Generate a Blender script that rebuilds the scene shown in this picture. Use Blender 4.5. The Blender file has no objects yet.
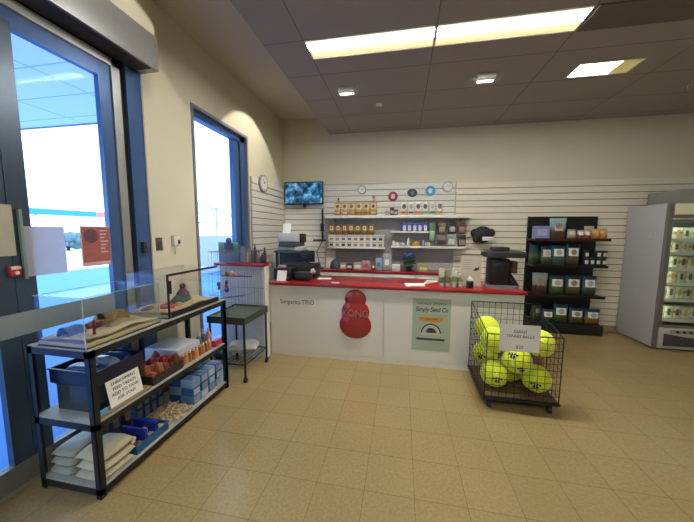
import bpy, bmesh, math, random
from mathutils import Vector, Matrix
random.seed(7)
C = bpy.context.scene.collection
PI = math.pi

# ---------------------------------------------------------------- camera
F_PX, YAW, PITCH, ROLL, CAM_H = 287.154, -.1873, -.1023, .0056, 1.599
def cam_axes():
    f = Vector((math.sin(YAW)*math.cos(PITCH), math.cos(YAW)*math.cos(PITCH), math.sin(PITCH)))
    r = Vector((math.cos(YAW), -math.sin(YAW), 0)); u = r.cross(f)
    c, s = math.cos(ROLL), math.sin(ROLL)
    return c*r+s*u, -s*r+c*u, f
RIGHT, UP, FWD = cam_axes()
EYE = Vector((0, 0, CAM_H))
def P(px, py, ax, val):
    """point of the plane ax = val that the photograph shows at (px, py): used to measure the place"""
    d = RIGHT*((px-347)/F_PX) - UP*((py-261)/F_PX) + FWD
    i = 'xyz'.index(ax)
    return EYE + d*((val-EYE[i])/d[i])
cam = bpy.data.cameras.new('camera'); co = bpy.data.objects.new('camera', cam); C.objects.link(co)
cam.sensor_width = 36; cam.lens = F_PX/694*36; cam.clip_start = .05; cam.clip_end = 300
co.matrix_world = Matrix(((RIGHT.x, UP.x, -FWD.x, EYE.x), (RIGHT.y, UP.y, -FWD.y, EYE.y), (RIGHT.z, UP.z, -FWD.z, EYE.z), (0, 0, 0, 1)))
bpy.context.scene.camera = co

# ---------------------------------------------------------------- materials
def lin(c):
    if isinstance(c, str): c = tuple(int(c[i:i+2], 16) for i in (0, 2, 4))
    return tuple(((v/255)/12.92 if v/255 <= .04045 else ((v/255+.055)/1.055)**2.4) for v in c)+(1,)
MATS = {}
def nt(name):
    m = bpy.data.materials.new(name); m.use_nodes = True
    n = m.node_tree.nodes; l = m.node_tree.links
    return m, n, l, n['Principled BSDF']
def mat(name, col, rough=.5, metal=0, var=.1, scale=14, bump=0, emit=0, ecol=None, spec=.5, coat=0):
    if name in MATS: return MATS[name]
    m, n, l, b = nt(name)
    c = lin(col)
    tc = n.new('ShaderNodeTexCoord'); no = n.new('ShaderNodeTexNoise'); no.inputs['Scale'].default_value = scale; no.inputs['Detail'].default_value = 3
    l.new(tc.outputs['Object'], no.inputs['Vector'])
    mx = n.new('ShaderNodeMix'); mx.data_type = 'RGBA'
    mx.inputs['A'].default_value = tuple(v*(1-var) for v in c[:3])+(1,)
    mx.inputs['B'].default_value = tuple(min(1, v*(1+var)) for v in c[:3])+(1,)
    l.new(no.outputs['Fac'], mx.inputs['Factor']); l.new(mx.outputs['Result'], b.inputs['Base Color'])
    b.inputs['Roughness'].default_value = rough; b.inputs['Metallic'].default_value = metal
    b.inputs['Specular IOR Level'].default_value = spec
    b.inputs['Coat Weight'].default_value = coat
    if bump:
        bp = n.new('ShaderNodeBump'); bp.inputs['Strength'].default_value = bump; bp.inputs['Distance'].default_value = .01
        l.new(no.outputs['Fac'], bp.inputs['Height']); l.new(bp.outputs['Normal'], b.inputs['Normal'])
    if emit:
        b.inputs['Emission Color'].default_value = lin(ecol or col); b.inputs['Emission Strength'].default_value = emit
    MATS[name] = m
    return m
def mat_bands(name, stops, axis='Z', rough=.35, blot=.25, scale=9):
    """printed packaging: colour bands up the pack, edges broken by noise"""
    if name in MATS: return MATS[name]
    m, n, l, b = nt(name)
    tc = n.new('ShaderNodeTexCoord'); sp = n.new('ShaderNodeSeparateXYZ'); l.new(tc.outputs['Generated'], sp.inputs[0])
    no = n.new('ShaderNodeTexNoise'); no.inputs['Scale'].default_value = scale; l.new(tc.outputs['Generated'], no.inputs['Vector'])
    ma = n.new('ShaderNodeMath'); ma.operation = 'MULTIPLY_ADD'; l.new(no.outputs['Fac'], ma.inputs[0]); ma.inputs[1].default_value = blot
    l.new(sp.outputs[axis], ma.inputs[2])
    sb = n.new('ShaderNodeMath'); sb.operation = 'SUBTRACT'; l.new(ma.outputs[0], sb.inputs[0]); sb.inputs[1].default_value = blot*.5
    r = n.new('ShaderNodeValToRGB'); e = r.color_ramp.elements
    while len(e) > 1: e.remove(e[0])
    for i, (p, c) in enumerate(stops):
        k = e[0] if i == 0 else e.new(p)
        k.position = p; k.color = lin(c)
    l.new(sb.outputs[0], r.inputs[0]); l.new(r.outputs[0], b.inputs['Base Color']); b.inputs['Roughness'].default_value = rough
    MATS[name] = m
    return m
def mat_thin(name, col):
    # thin paper that lets daylight through
    m = bpy.data.materials.new(name); m.use_nodes = True
    n = m.node_tree.nodes; l = m.node_tree.links; b = n['Principled BSDF']; o = n['Material Output']
    t = n.new('ShaderNodeBsdfTranslucent'); mx = n.new('ShaderNodeMixShader'); mx.inputs[0].default_value = .3
    no = n.new('ShaderNodeTexNoise'); no.inputs['Scale'].default_value = 8
    r = n.new('ShaderNodeValToRGB'); c = lin(col)
    r.color_ramp.elements[0].color = tuple(v*.94 for v in c[:3])+(1,); r.color_ramp.elements[1].color = c
    l.new(no.outputs['Fac'], r.inputs[0]); l.new(r.outputs[0], b.inputs['Base Color']); l.new(r.outputs[0], t.inputs['Color'])
    b.inputs['Roughness'].default_value = .8
    l.new(b.outputs[0], mx.inputs[1]); l.new(t.outputs[0], mx.inputs[2]); l.new(mx.outputs[0], o.inputs[0])
    return m
def mat_glass(name, tint=(1, 1, 1), refl=.06, edge=.5, haze=0):
    m = bpy.data.materials.new(name); m.use_nodes = True
    n = m.node_tree.nodes; l = m.node_tree.links; n.clear()
    o = n.new('ShaderNodeOutputMaterial'); t = n.new('ShaderNodeBsdfTransparent'); g = n.new('ShaderNodeBsdfGlossy')
    t.inputs[0].default_value = (*tint, 1); g.inputs['Roughness'].default_value = .02; g.inputs['Color'].default_value = (.9, .95, 1, 1)
    fr = n.new('ShaderNodeFresnel'); fr.inputs[0].default_value = 1.45
    ma = n.new('ShaderNodeMath'); ma.operation = 'MULTIPLY_ADD'; l.new(fr.outputs[0], ma.inputs[0]); ma.inputs[1].default_value = edge; ma.inputs[2].default_value = refl*.3
    mx = n.new('ShaderNodeMixShader'); l.new(ma.outputs[0], mx.inputs[0]); l.new(t.outputs[0], mx.inputs[1]); l.new(g.outputs[0], mx.inputs[2])
    last = mx
    if haze:
        d = n.new('ShaderNodeBsdfDiffuse'); d.inputs[0].default_value = (.7, .8, .85, 1)
        m2 = n.new('ShaderNodeMixShader'); m2.inputs[0].default_value = haze
        l.new(mx.outputs[0], m2.inputs[1]); l.new(d.outputs[0], m2.inputs[2]); last = m2
    l.new(last.outputs[0], o.inputs[0])
    return m

WALL = mat('wall_paint', 'd8d2bd', .75, var=.04, scale=3)
CEIL_UP = mat('plaster_ceiling', 'bdb8aa', .8, var=.04)
ALU = mat('brushed_aluminium', 'a9aaab', .38, .55, var=.06)
ALU_DARK = mat('dark_anodised_frame', '4a5664', .35, .4, var=.08)
ALU_BLUE = mat('daylight_blue_frame', '48689c', .3, .35, var=.08)  # blue of the outside light is put into the frame colour
BLACK = mat('black_plastic', '17181b', .45, var=.15)
BLACKM = mat('black_painted_steel', '1d2023', .4, .2, var=.15)
WHITE = mat('white_laminate', 'dcdad2', .45, var=.03)
WHITEP = mat('white_paint_metal', 'e4e2da', .4, var=.03)
PAPER = mat('white_paper', 'e6e5e0', .8, var=.03)
RED = mat('red_laminate', '94161f', .28, var=.06, coat=.2)
GREYB = mat('grey_board', 'a9a8ab', .7, var=.05)
SLAT = mat('slatwall_cream', 'e6dfcb', .55, var=.04)
SLATW = mat('slatwall_white', 'dfdcd4', .5, var=.03)
GROOVE = mat('groove_dark', '857d70', .8)
INK = mat('dark_ink', '2a2c2e', .7)
GLASS = mat_glass('door_glass', (.90, .96, 1), .0, .015)
TANKG = mat_glass('tank_glass', (.98, .99, .99), .01, .15)

# ---------------------------------------------------------------- mesh helpers
class MB:
    def __init__(s): s.bm = bmesh.new(); s.hard = False
    def _new(s, fn):
        a = set(s.bm.verts); fn(); return [v for v in s.bm.verts if v not in a]
    def box(s, x0, x1, y0, y1, z0, z1, bev=0, seg=2, rot=None, piv=None):
        vs = bmesh.ops.create_cube(s.bm, size=1)['verts']
        for v in vs:
            v.co = Vector(((x0+x1)/2+v.co.x*(x1-x0), (y0+y1)/2+v.co.y*(y1-y0), (z0+z1)/2+v.co.z*(z1-z0)))
        if rot is not None:
            bmesh.ops.rotate(s.bm, verts=vs, cent=piv or Vector(((x0+x1)/2, (y0+y1)/2, (z0+z1)/2)), matrix=rot)
        if bev:
            s.hard = True
            es = list({e for v in vs for e in v.link_edges})
            bmesh.ops.bevel(s.bm, geom=es, offset=bev, segments=seg, affect='EDGES', profile=.5)
        return s
    def rod(s, a, b, r, n=8, r2=None):
        a, b = Vector(a), Vector(b); d = b-a
        q = d.to_track_quat('Z', 'Y').to_matrix().to_4x4()
        m = Matrix.Translation((a+b)/2) @ q
        bmesh.ops.create_cone(s.bm, cap_ends=True, segments=n, radius1=r, radius2=r if r2 is None else r2, depth=d.length, matrix=m)
        return s
    def tube(s, pts, r, n=6):
        pts = [Vector(p) for p in pts]
        for a, b in zip(pts, pts[1:]): s.rod(a, b, r, n)
        for p in pts[1:-1]: s.ball(p, r, 6, 4)
        return s
    def ball(s, c, r, u=16, v=10, sc=(1, 1, 1)):
        bmesh.ops.create_uvsphere(s.bm, u_segments=u, v_segments=v, radius=r, matrix=Matrix.Translation(Vector(c)) @ Matrix.Diagonal((*sc, 1)))
        return s
    def lathe(s, prof, c=(0, 0, 0), n=16, sc=(1, 1)):
        c = Vector(c); rings = []
        for r, z in prof:
            rings.append([s.bm.verts.new(c+Vector((r*math.cos(2*PI*i/n)*sc[0], r*math.sin(2*PI*i/n)*sc[1], z))) for i in range(n)])
        for a, b in zip(rings, rings[1:]):
            for i in range(n): s.bm.faces.new((a[i], a[(i+1) % n], b[(i+1) % n], b[i]))
        s.bm.faces.new(rings[0][::-1]); s.bm.faces.new(rings[-1])
        return s
    def quad(s, a, b, c, d):
        s.bm.faces.new([s.bm.verts.new(Vector(p)) for p in (a, b, c, d)]); return s
    def prism(s, pts, vec):
        vec = Vector(vec); a = [s.bm.verts.new(Vector(p)) for p in pts]; b = [s.bm.verts.new(Vector(p)+vec) for p in pts]
        n = len(pts); s.bm.faces.new(a[::-1]); s.bm.faces.new(b)
        for i in range(n): s.bm.faces.new((a[i], a[(i+1) % n], b[(i+1) % n], b[i]))
        return s
    def grid(s, fn, nu, nv):
        vs = [[s.bm.verts.new(Vector(fn(i/nu, j/nv))) for i in range(nu+1)] for j in range(nv+1)]
        for j in range(nv):
            for i in range(nu): s.bm.faces.new((vs[j][i], vs[j][i+1], vs[j+1][i+1], vs[j+1][i]))
        return s
    def disc(s, c, r, axis='y', th=.01, n=24):
        d = {'x': Vector((1, 0, 0)), 'y': Vector((0, 1, 0)), 'z': Vector((0, 0, 1))}[axis]*th/2
        return s.rod(Vector(c)-d, Vector(c)+d, r, n)
    def mesh(s, name, m, off=None, smooth=None):
        if off is not None: bmesh.ops.translate(s.bm, verts=s.bm.verts, vec=-Vector(off))
        bmesh.ops.recalc_face_normals(s.bm, faces=s.bm.faces)
        me = bpy.data.meshes.new(name); s.bm.to_mesh(me); s.bm.free(); me.materials.append(m)
        me.polygons.foreach_set('use_smooth', [True]*len(me.polygons))
        try: me.set_sharp_from_angle(angle=smooth if smooth else math.radians(26 if s.hard else 38))
        except Exception: pass
        return me
def root_loc(o):
    while o.parent: o = o.parent
    return o.location
def tag(o, label=None, cat=None, group=None, kind=None):
    if label: o['label'] = label
    if cat: o['category'] = cat
    if group: o['group'] = group
    if kind: o['kind'] = kind
    return o
def thing(name, label, cat, loc=(0, 0, 0), rz=0, group=None, kind=None):
    o = bpy.data.objects.new(name, None); C.objects.link(o); o.location = loc; o.rotation_euler = (0, 0, rz)
    o.empty_display_size = .05
    return tag(o, label, cat, group, kind)
def part(mb, name, m, parent, label=None, local=False):
    """a part; mb in world coordinates unless local (thing not turned)"""
    me = mb.mesh(name, m, None if local else root_loc(parent))
    o = bpy.data.objects.new(name, me); C.objects.link(o); o.parent = parent
    if label: o['label'] = label
    return o
def solo(mb, name, m, label, cat, loc, group=None, kind=None, rz=0, local=False):
    me = mb.mesh(name, m, None if local else loc)
    o = bpy.data.objects.new(name, me); C.objects.link(o); o.location = loc; o.rotation_euler = (0, 0, rz)
    return tag(o, label, cat, group, kind)
def struct(mb, name, m, parent=None):
    o = bpy.data.objects.new(name, mb.mesh(name, m)); C.objects.link(o); o.parent = parent
    if not parent: o['kind'] = 'structure'
    return o
def struct_root(name):
    o = bpy.data.objects.new(name, None); C.objects.link(o); o['kind'] = 'structure'; return o
def copy_tree(o, loc=None, label=None, parent=None, rz=None, mats=None):
    c = o.copy(); C.objects.link(c); c.parent = parent
    if loc is not None: c.location = loc
    if rz is not None: c.rotation_euler = (0, 0, rz)
    if label: c['label'] = label
    if mats and o.type == 'MESH':
        nm = o.name.split('.')[0]
        if nm in mats:
            c.data = o.data.copy(); c.data.materials[0] = mats[nm]
    for ch in list(o.children): copy_tree(ch, None, None, c, None, mats)
    return c
def text(name, body, size, m, loc, rot, parent=None, align='CENTER', ext=.0006, sx=1):
    cu = bpy.data.curves.new(name, 'FONT'); cu.body = body; cu.size = size; cu.align_x = align; cu.align_y = 'CENTER'; cu.extrude = ext
    cu.materials.append(m); o = bpy.data.objects.new(name, cu); C.objects.link(o)
    o.parent = parent
    o.location = Vector(loc)-(root_loc(parent) if parent else Vector((0, 0, 0))); o.rotation_euler = rot; o.scale = (sx, 1, 1)
    return o
ORD = ['first', 'second', 'third', 'fourth', 'fifth', 'sixth', 'seventh', 'eighth', 'ninth', 'tenth', 'eleventh', 'twelfth']
RX = (PI/2, 0, 0)

# ================================================================= THE SETTING
XL, YB, ZU, ZC = -2.265, 5.33, 3.665, 3.37       # left wall, back wall, upper and dropped ceilings
XR, YF = 5.6, -3.0
XE = -1.33                                        # edge of the dropped ceiling

def floor_mat():
    m, n, l, b = nt('vinyl_floor_tiles')
    tc = n.new('ShaderNodeTexCoord'); mp = n.new('ShaderNodeMapping'); mp.inputs['Location'].default_value = (1.1064, -1.6226, 0)
    l.new(tc.outputs['Object'], mp.inputs[0])
    br = n.new('ShaderNodeTexBrick'); br.offset = 0; br.squash = 1
    for k, v in (('Scale', 1), ('Mortar Size', .0018), ('Mortar Smooth', .3), ('Brick Width', .305), ('Row Height', .305), ('Bias', 0)): br.inputs[k].default_value = v
    br.inputs['Color1'].default_value = lin('a99266'); br.inputs['Color2'].default_value = lin('a58e62'); br.inputs['Mortar'].default_value = lin('7c6844')
    l.new(mp.outputs[0], br.inputs['Vector'])
    no = n.new('ShaderNodeTexNoise'); no.inputs['Scale'].default_value = 55; no.inputs['Detail'].default_value = 4; l.new(mp.outputs[0], no.inputs['Vector'])
    n2 = n.new('ShaderNodeTexNoise'); n2.inputs['Scale'].default_value = 1.1; l.new(mp.outputs[0], n2.inputs['Vector'])
    r = n.new('ShaderNodeValToRGB'); r.color_ramp.elements[0].position = .3; r.color_ramp.elements[0].color = (.82, .80, .75, 1); r.color_ramp.elements[1].position = .68; r.color_ramp.elements[1].color = (1.0, 1.0, 1.0, 1)
    l.new(no.outputs['Fac'], r.inputs[0])
    m1 = n.new('ShaderNodeMix'); m1.data_type = 'RGBA'; m1.blend_type = 'MULTIPLY'; m1.inputs['Factor'].default_value = 1
    l.new(br.outputs['Color'], m1.inputs['A']); l.new(r.outputs[0], m1.inputs['B'])
    r2 = n.new('ShaderNodeValToRGB'); r2.color_ramp.elements[0].position = .3; r2.color_ramp.elements[0].color = (.88, .88, .88, 1); r2.color_ramp.elements[1].position = .7
    l.new(n2.outputs['Fac'], r2.inputs[0])
    m2 = n.new('ShaderNodeMix'); m2.data_type = 'RGBA'; m2.blend_type = 'MULTIPLY'; m2.inputs['Factor'].default_value = 1
    l.new(m1.outputs['Result'], m2.inputs['A']); l.new(r2.outputs[0], m2.inputs['B']); l.new(m2.outputs['Result'], b.inputs['Base Color'])
    b.inputs['Roughness'].default_value = .23; b.inputs['Specular IOR Level'].default_value = .5
    return m
struct(MB().box(XL-.2, XR, YF, YB+.2, -.06, 0), 'floor', floor_mat())

def ceil_mat():
    m, n, l, b = nt('acoustic_ceiling_tiles')
    tc = n.new('ShaderNodeTexCoord'); mp = n.new('ShaderNodeMapping'); mp.inputs['Location'].default_value = (.9467, -2.7495, 0); l.new(tc.outputs['Object'], mp.inputs[0])
    br = n.new('ShaderNodeTexBrick'); br.offset = 0
    for k, v in (('Scale', 1), ('Mortar Size', .0045), ('Mortar Smooth', .1), ('Brick Width', 1.2), ('Row Height', .6), ('Bias', 0)): br.inputs[k].default_value = v
    br.inputs['Color1'].default_value = lin('a09c96'); br.inputs['Color2'].default_value = lin('9b9791'); br.inputs['Mortar'].default_value = lin('6c6863')
    l.new(mp.outputs[0], br.inputs['Vector']); l.new(br.outputs['Color'], b.inputs['Base Color']); b.inputs['Roughness'].default_value = .9
    no = n.new('ShaderNodeTexNoise'); no.inputs['Scale'].default_value = 90; l.new(mp.outputs[0], no.inputs['Vector'])
    bp = n.new('ShaderNodeBump'); bp.inputs['Strength'].default_value = .2; bp.inputs['Distance'].default_value = .005; l.new(no.outputs['Fac'], bp.inputs['Height']); l.new(bp.outputs['Normal'], b.inputs['Normal'])
    return m
LIGHT_Y0, LIGHT_Y1 = 2.7495, 3.0495
# dropped ceiling with the openings of the recessed troffers left out
ceil = MB()
GX = [-.9467+1.2*i for i in range(0, 6)]
holes = []
def hole(x0, x1, y0, y1): holes.append((x0, x1, y0, y1))
hole(GX[0], GX[1], LIGHT_Y0, LIGHT_Y1); hole(GX[1], GX[2], LIGHT_Y0, LIGHT_Y1)
hole(1.80, 2.40, 3.62, 3.90); hole(3.05, 3.65, 3.62, 3.90)
for yy in (-1.45,):
    for xx in (GX[0], GX[2]): hole(xx, xx+1.2, yy, yy+.3)
xs = sorted({XE, XR} | {h for q in holes for h in q[:2]}); ys = sorted({YF, YB} | {h for q in holes for h in q[2:]})
for a, b_ in zip(xs, xs[1:]):
    for c, d in zip(ys, ys[1:]):
        mx_, my_ = (a+b_)/2, (c+d)/2
        if any(q[0] < mx_ < q[1] and q[2] < my_ < q[3] for q in holes): continue
        ceil.box(a, b_, c, d, ZC, ZC+.02)
ceil.box(XE-.02, XE, YF, YB, ZC, ZU)
bmesh.ops.remove_doubles(ceil.bm, verts=ceil.bm.verts, dist=1e-4)
struct(ceil, 'ceiling', ceil_mat())
struct(MB().box(XL-.2, XR+.2, YF-.2, YB+.2, ZU, ZU+.15), 'ceiling_upper', CEIL_UP)
struct(MB().box(GX[2]+.02, XR, LIGHT_Y0, LIGHT_Y1, ZC-.012, ZC-.001), 'trim_1', mat('dark_ceiling_infill', '6c6660', .8))

DY0, DY1, DZ = -.75, 2.262, 2.975                # entrance opening
WY0, WY1, WZ = 2.862, 4.02, 2.97                 # tall window opening
wl = MB()
wl.box(XL-.2, XL, YF, DY0, 0, ZU).box(XL-.2, XL, DY0, DY1, DZ, ZU).box(XL-.2, XL, DY1, WY0, 0, ZU)
wl.box(XL-.2, XL, WY0, WY1, WZ, ZU).box(XL-.2, XL, WY0, WY1, 0, .08).box(XL-.2, XL, WY1, YB+.2, 0, ZU)
struct(wl, 'wall_left', WALL)
struct(MB().box(XL, -2.10, YF, DY1, 3.235, ZU), 'trim_2', WALL)                # bulkhead over the entrance
struct(MB().box(XL-.2, XR, YB, YB+.2, 0, ZU), 'wall_back', WALL)
struct(MB().box(XR, XR+.2, YF, YB, 0, ZU), 'wall_right', WALL)
struct(MB().box(XL, XR, YF-.2, YF, 0, ZU), 'wall_front', WALL)
struct(MB().box(.9, XR, YB-.03, YB-.018, 0, .09), 'baseboard_back', mat('beige_skirting', '9b9078', .6))
struct(MB().box(XL, XL+.012, DY1, WY0, 0, .09), 'baseboard_left', mat('beige_skirting', '9b9078', .6))

def slats(x0, x1, z0, z1, name, m, axis='y', pitch=.104, face=YB, th=.03):
    r = struct_root(name); b = MB(); g = MB()
    z = z1
    while z > z0+.01:
        za = max(z0, z-pitch+.013)
        if axis == 'y': b.box(x0, x1, face-th, face-.012, za, z)
        else: b.box(face+.012, face+th, x0, x1, za, z)
        z -= pitch
    if axis == 'y': g.box(x0, x1, face-.012, face, z0, z1)
    else: g.box(face, face+.012, x0, x1, z0, z1)
    struct(b, 'slat_boards', m, r); struct(g, 'groove_backing', GROOVE, r)
slats(.9, XR, .09, 2.44, 'trim_3', SLAT)
slats(-1.44, .9, 1.90, 2.45, 'trim_4', SLATW, th=.045)
slats(-2.23, -1.44, .3, 2.44, 'trim_5', SLATW)
slats(4.07, YB-.03, .3, 2.42, 'trim_6', SLATW, axis='x', face=XL)
struct(MB().box(-1.44, .9, YB-.03, YB, .3, 1.90), 'trim_7', GREYB)
struct(MB().box(.885, .90, YB-.06, YB-.045, 1.9, 2.47).box(-1.44, .9, YB-.06, YB-.045, 2.45, 2.465), 'trim_8', ALU)

# ---- entrance: aluminium framed glass door
d1 = struct_root('door_1')
GA, GB = XL-.05, XL+.0                            # depth of the leaves
fr = MB()
fr.box(XL-.12, XL+.012, 2.247, 2.262, 0, DZ)       # pale edge beside the wall
fr.box(GA, XL+.01, 1.99, 2.058, 0, 2.93).box(GA, XL+.01, DY0, 2.058, 2.872, 2.93)
fr.box(GA, XL+.004, DY0, 1.99, .0, .03)
struct(fr, 'door_frame', ALU, d1)
struct(MB().box(XL-.09, XL-.03, 2.058, 2.115, 0, DZ).box(XL-.09, XL-.02, DY0, 2.247, 2.93, DZ), 'shadow_gap', mat('brown_black_seal', '2c2420', .7), d1)
struct(MB().box(XL-.08, XL+.004, 2.115, 2.247, 0, 2.975), 'side_panel', ALU_BLUE, d1)
lf = MB()
lf.box(GA+.005, GB-.004, 1.895, 1.985, .03, 2.868).box(GA+.005, GB-.004, 1.30, 1.895, 2.762, 2.868)
struct(lf, 'door_leaf', ALU_BLUE, d1)
struct(MB().box(GA+.003, GB-.002, 1.30, 1.40, .03, 2.8).box(GA+.003, GB-.002, 1.20, 1.295, .03, 2.8).box(GA+.003, GB-.002, DY0, 1.25, 2.6, 2.868), 'meeting_stile', mat('sky_tinted_stile', '445468', .3, .3), d1)  # blue grey of the reflected sky is put into the stile colour
struct(MB().box(GA+.001, GB+.002, DY0, 1.895, .012, .17), 'bottom_rail', mat('grey_bottom_rail', '8a8a88', .4, .4), d1)
struct(MB().box(XL-.03, XL-.022, 1.40, 1.895, .17, 2.762).box(XL-.03, XL-.022, DY0, 1.20, .17, 2.6), 'glass_pane', GLASS, d1)
struct(MB().box(XL+.001, XL+.003, DY0, 1.885, .957, 1.098), 'safety_band', mat('grey_safety_strip', '8b949c', .6), d1)
struct(MB().box(XL+.001, XL+.02, 1.335, 1.35, 1.30, 1.72), 'door_handle', mat('pale_green_pull', '8fa5a5', .35, .3), d1)
# ---- tall window
w1 = struct_root('window_1')
wf = MB()
wf.box(XL-.10, XL+.012, WY0, WY0+.035, .08, WZ).box(XL-.10, XL+.012, WY1-.035, WY1, .08, WZ).box(XL-.10, XL+.012, WY0+.035, WY1-.035, WZ-.035, WZ).box(XL-.10, XL+.012, WY0+.035, WY1-.035, .08, .12)
struct(wf, 'window_frame', mat('window_frame_grey', '8d8f98', .4, .3), w1)
wi = MB()
wi.box(XL-.12, XL-.03, WY0+.035, WY0+.06, .12, WZ-.035).box(XL-.12, XL-.05, 3.74, 3.86, .12, WZ-.035).box(XL-.12, XL-.03, 3.875, WY1-.035, .12, WZ-.035).box(XL-.12, XL-.03, WY0+.06, WY1-.035, 2.86, WZ-.035).box(XL-.12, XL-.05, WY0+.06, 3.74, .12, .2)
struct(wi, 'inner_sash', ALU_BLUE, w1)
struct(MB().box(XL-.09, XL-.082, WY0+.06, 3.74, .2, 2.86), 'glass_pane', GLASS, w1)
struct(MB().box(XL-.118, XL-.10, 3.86, 3.875, .12, WZ-.035), 'dark_seal', BLACK, w1)

# ================================================================= OUTSIDE
struct(MB().box(-13.0, XL-.2, -8, 30, -.12, -.02), 'pavement', mat('paving_shade_blue', '3f7ccc', .6, var=.1, scale=2))  # blue of the skylit shade is put into the paving colour
struct(MB().box(-60, -13.0, -25, 60, -.14, -.03), 'ground', mat('pale_concrete_ground', 'd8dde0', .8, var=.05, scale=.5))
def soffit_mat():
    m, n, l, b = nt('canopy_soffit_glow')
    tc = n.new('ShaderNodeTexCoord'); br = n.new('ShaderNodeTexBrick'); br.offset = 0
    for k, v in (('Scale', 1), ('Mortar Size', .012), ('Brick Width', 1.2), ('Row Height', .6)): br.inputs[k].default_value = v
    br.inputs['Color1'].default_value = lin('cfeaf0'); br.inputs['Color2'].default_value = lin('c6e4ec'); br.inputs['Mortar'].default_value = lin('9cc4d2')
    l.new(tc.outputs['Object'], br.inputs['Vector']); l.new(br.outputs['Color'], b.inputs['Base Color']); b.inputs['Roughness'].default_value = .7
    l.new(br.outputs['Color'], b.inputs['Emission Color']); b.inputs['Emission Strength'].default_value = .38  # glow added to brighten the soffit, which is no lamp
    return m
q = P(62, 125, 'z', 3.35)
CX = q.x
cn = thing('street_canopy', 'pale panelled canopy ceiling over the pavement outside the entrance', 'canopy', (-4, 2, 3.35))
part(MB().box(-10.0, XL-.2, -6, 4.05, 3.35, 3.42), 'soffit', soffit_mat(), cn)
part(MB().box(-10.0, XL-.2, 4.05, 4.10, 3.34, 3.6), 'fascia', mat('grey_fascia', '7d8790', .5), cn)
# far awning with a blue and red fascia
AX = -16
a0, a1 = P(30, 208, 'x', AX), P(105, 211, 'x', AX); a0b = P(30, 214, 'x', AX)
aw = thing('shop_awning', 'far flat awning with a blue fascia ending in a red block', 'awning', (AX, (a0.y+a1.y)/2, 0))
hz = a0.z-a0b.z
bl = P(94, 211, 'x', AX).y
part(MB().box(AX, AX+.15, a0.y-5, bl, a0.z-hz, a0.z), 'blue_fascia', mat('awning_blue', '2f86c4', .6), aw)
part(MB().box(AX, AX+.15, bl, a1.y+.3, a0.z-hz, a0.z), 'red_fascia', mat('awning_red', 'd8707a', .6), aw)
part(MB().box(AX-4, AX+.02, a0.y-5, a1.y+.3, a0.z-.02, a0.z+.1), 'awning_roof', WHITEP, aw)
for k in range(3):
    yy = a0.y-3+k*(a1.y-a0.y+3)/2
    part(MB().box(AX-.1, AX, yy, yy+.12, -.03, a0.z-.02), 'post', WHITEP, aw)
# parked pale van-like boxes and low wall beyond
def tree(cx, cy, h, r, label):
    t = thing('street_tree', label, 'tree', (cx, cy, -.03), group='trees across the street')
    part(MB().rod((0, 0, 0), (0, 0, h*.55), .12, 8, .07), 'trunk', mat('bark', '4c4038', .9), t, local=True)
    m = MB()
    for k in range(26):
        a = random.random()*2*PI; rr = r*random.random()**.5
        m.ball((rr*math.cos(a), rr*math.sin(a), h*.6+random.uniform(-.3, .5)*r), r*random.uniform(.28, .45), 8, 6)
    part(m, 'crown', mat('tree_green', '4f6b78', .8, var=.4, scale=2), t, local=True)
c0 = P(56, 222, 'x', -22); tree(-22, c0.y-1, c0.z-.5, .8, 'bushy tree beyond the door, left of the awning end')
c0 = P(72, 232, 'x', -22); tree(-26, c0.y+2.5, c0.z-.3, .9, 'lower bushy tree beyond the door beside the red awning block')
# low rendered wall and shade frame seen through the tall window
lw0, lw1 = P(199, 236, 'x', -7.5), P(199, 259, 'x', -7.5)
solo(MB().box(-7.6, -7.4, lw0.y-1.5, lw0.y+5, -.03, lw0.z), 'planter_wall', mat('lilac_render', '8d96a8', .8), 'low grey rendered wall across the pavement beyond the tall window', 'wall', (-7.5, lw0.y+2, -.03))
sf = thing('shade_frame', 'thin steel shade frame with sloping rafters outside the tall window', 'shade frame', (-12, 12, -.03))
SX = -12
steel = mat('shade_steel', '8e9aa2', .5, .3)
def S(px, py): return P(px, py, 'x', SX)
part(MB().tube([S(180, 200), S(203, 204), S(234, 218)], .035), 'rafter', steel, sf)
part(MB().tube([S(186, 218), S(216, 208), S(246, 222)], .035), 'rafter', steel, sf)
p0 = S(216, 208); part(MB().rod((SX, p0.y, -.03), p0, .05), 'post', steel, sf)
p0, p1 = S(190, 222), S(240, 224); part(MB().rod(p0, p1, .03), 'tie_beam', steel, sf)
m = MB()
for x in (195, 240):
    k = S(x, 223); m.rod((SX, k.y, -.03), k, .045)
part(m, 'side_posts', steel, sf)

# ================================================================= CEILING FITTINGS
def diff_mat():
    # prismatic diffuser with one fluorescent tube behind its near half
    m, n, l, b = nt('lit_diffuser')
    tc = n.new('ShaderNodeTexCoord'); sp = n.new('ShaderNodeSeparateXYZ'); l.new(tc.outputs['Generated'], sp.inputs[0])
    r = n.new('ShaderNodeValToRGB'); e = r.color_ramp.elements
    e[0].position = 0; e[0].color = (.0090, .0078, .0048, 1); e[1].position = 1; e[1].color = (.0070, .0058, .0026, 1)
    for p_, c_ in ((.10, (.010, .0092, .0068, 1)), (.22, (.95, .93, .84, 1)), (.50, (.95, .93, .84, 1)), (.60, (.0105, .0098, .0066, 1)), (.85, (.0085, .0074, .0036, 1))):
        k = e.new(p_); k.color = c_
    l.new(sp.outputs['Y'], r.inputs[0]); l.new(r.outputs[0], b.inputs['Emission Color']); b.inputs['Emission Strength'].default_value = TUBE
    b.inputs['Base Color'].default_value = (.6, .58, .5, 1)
    return m
TUBE = 118
DIFF = diff_mat()
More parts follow.
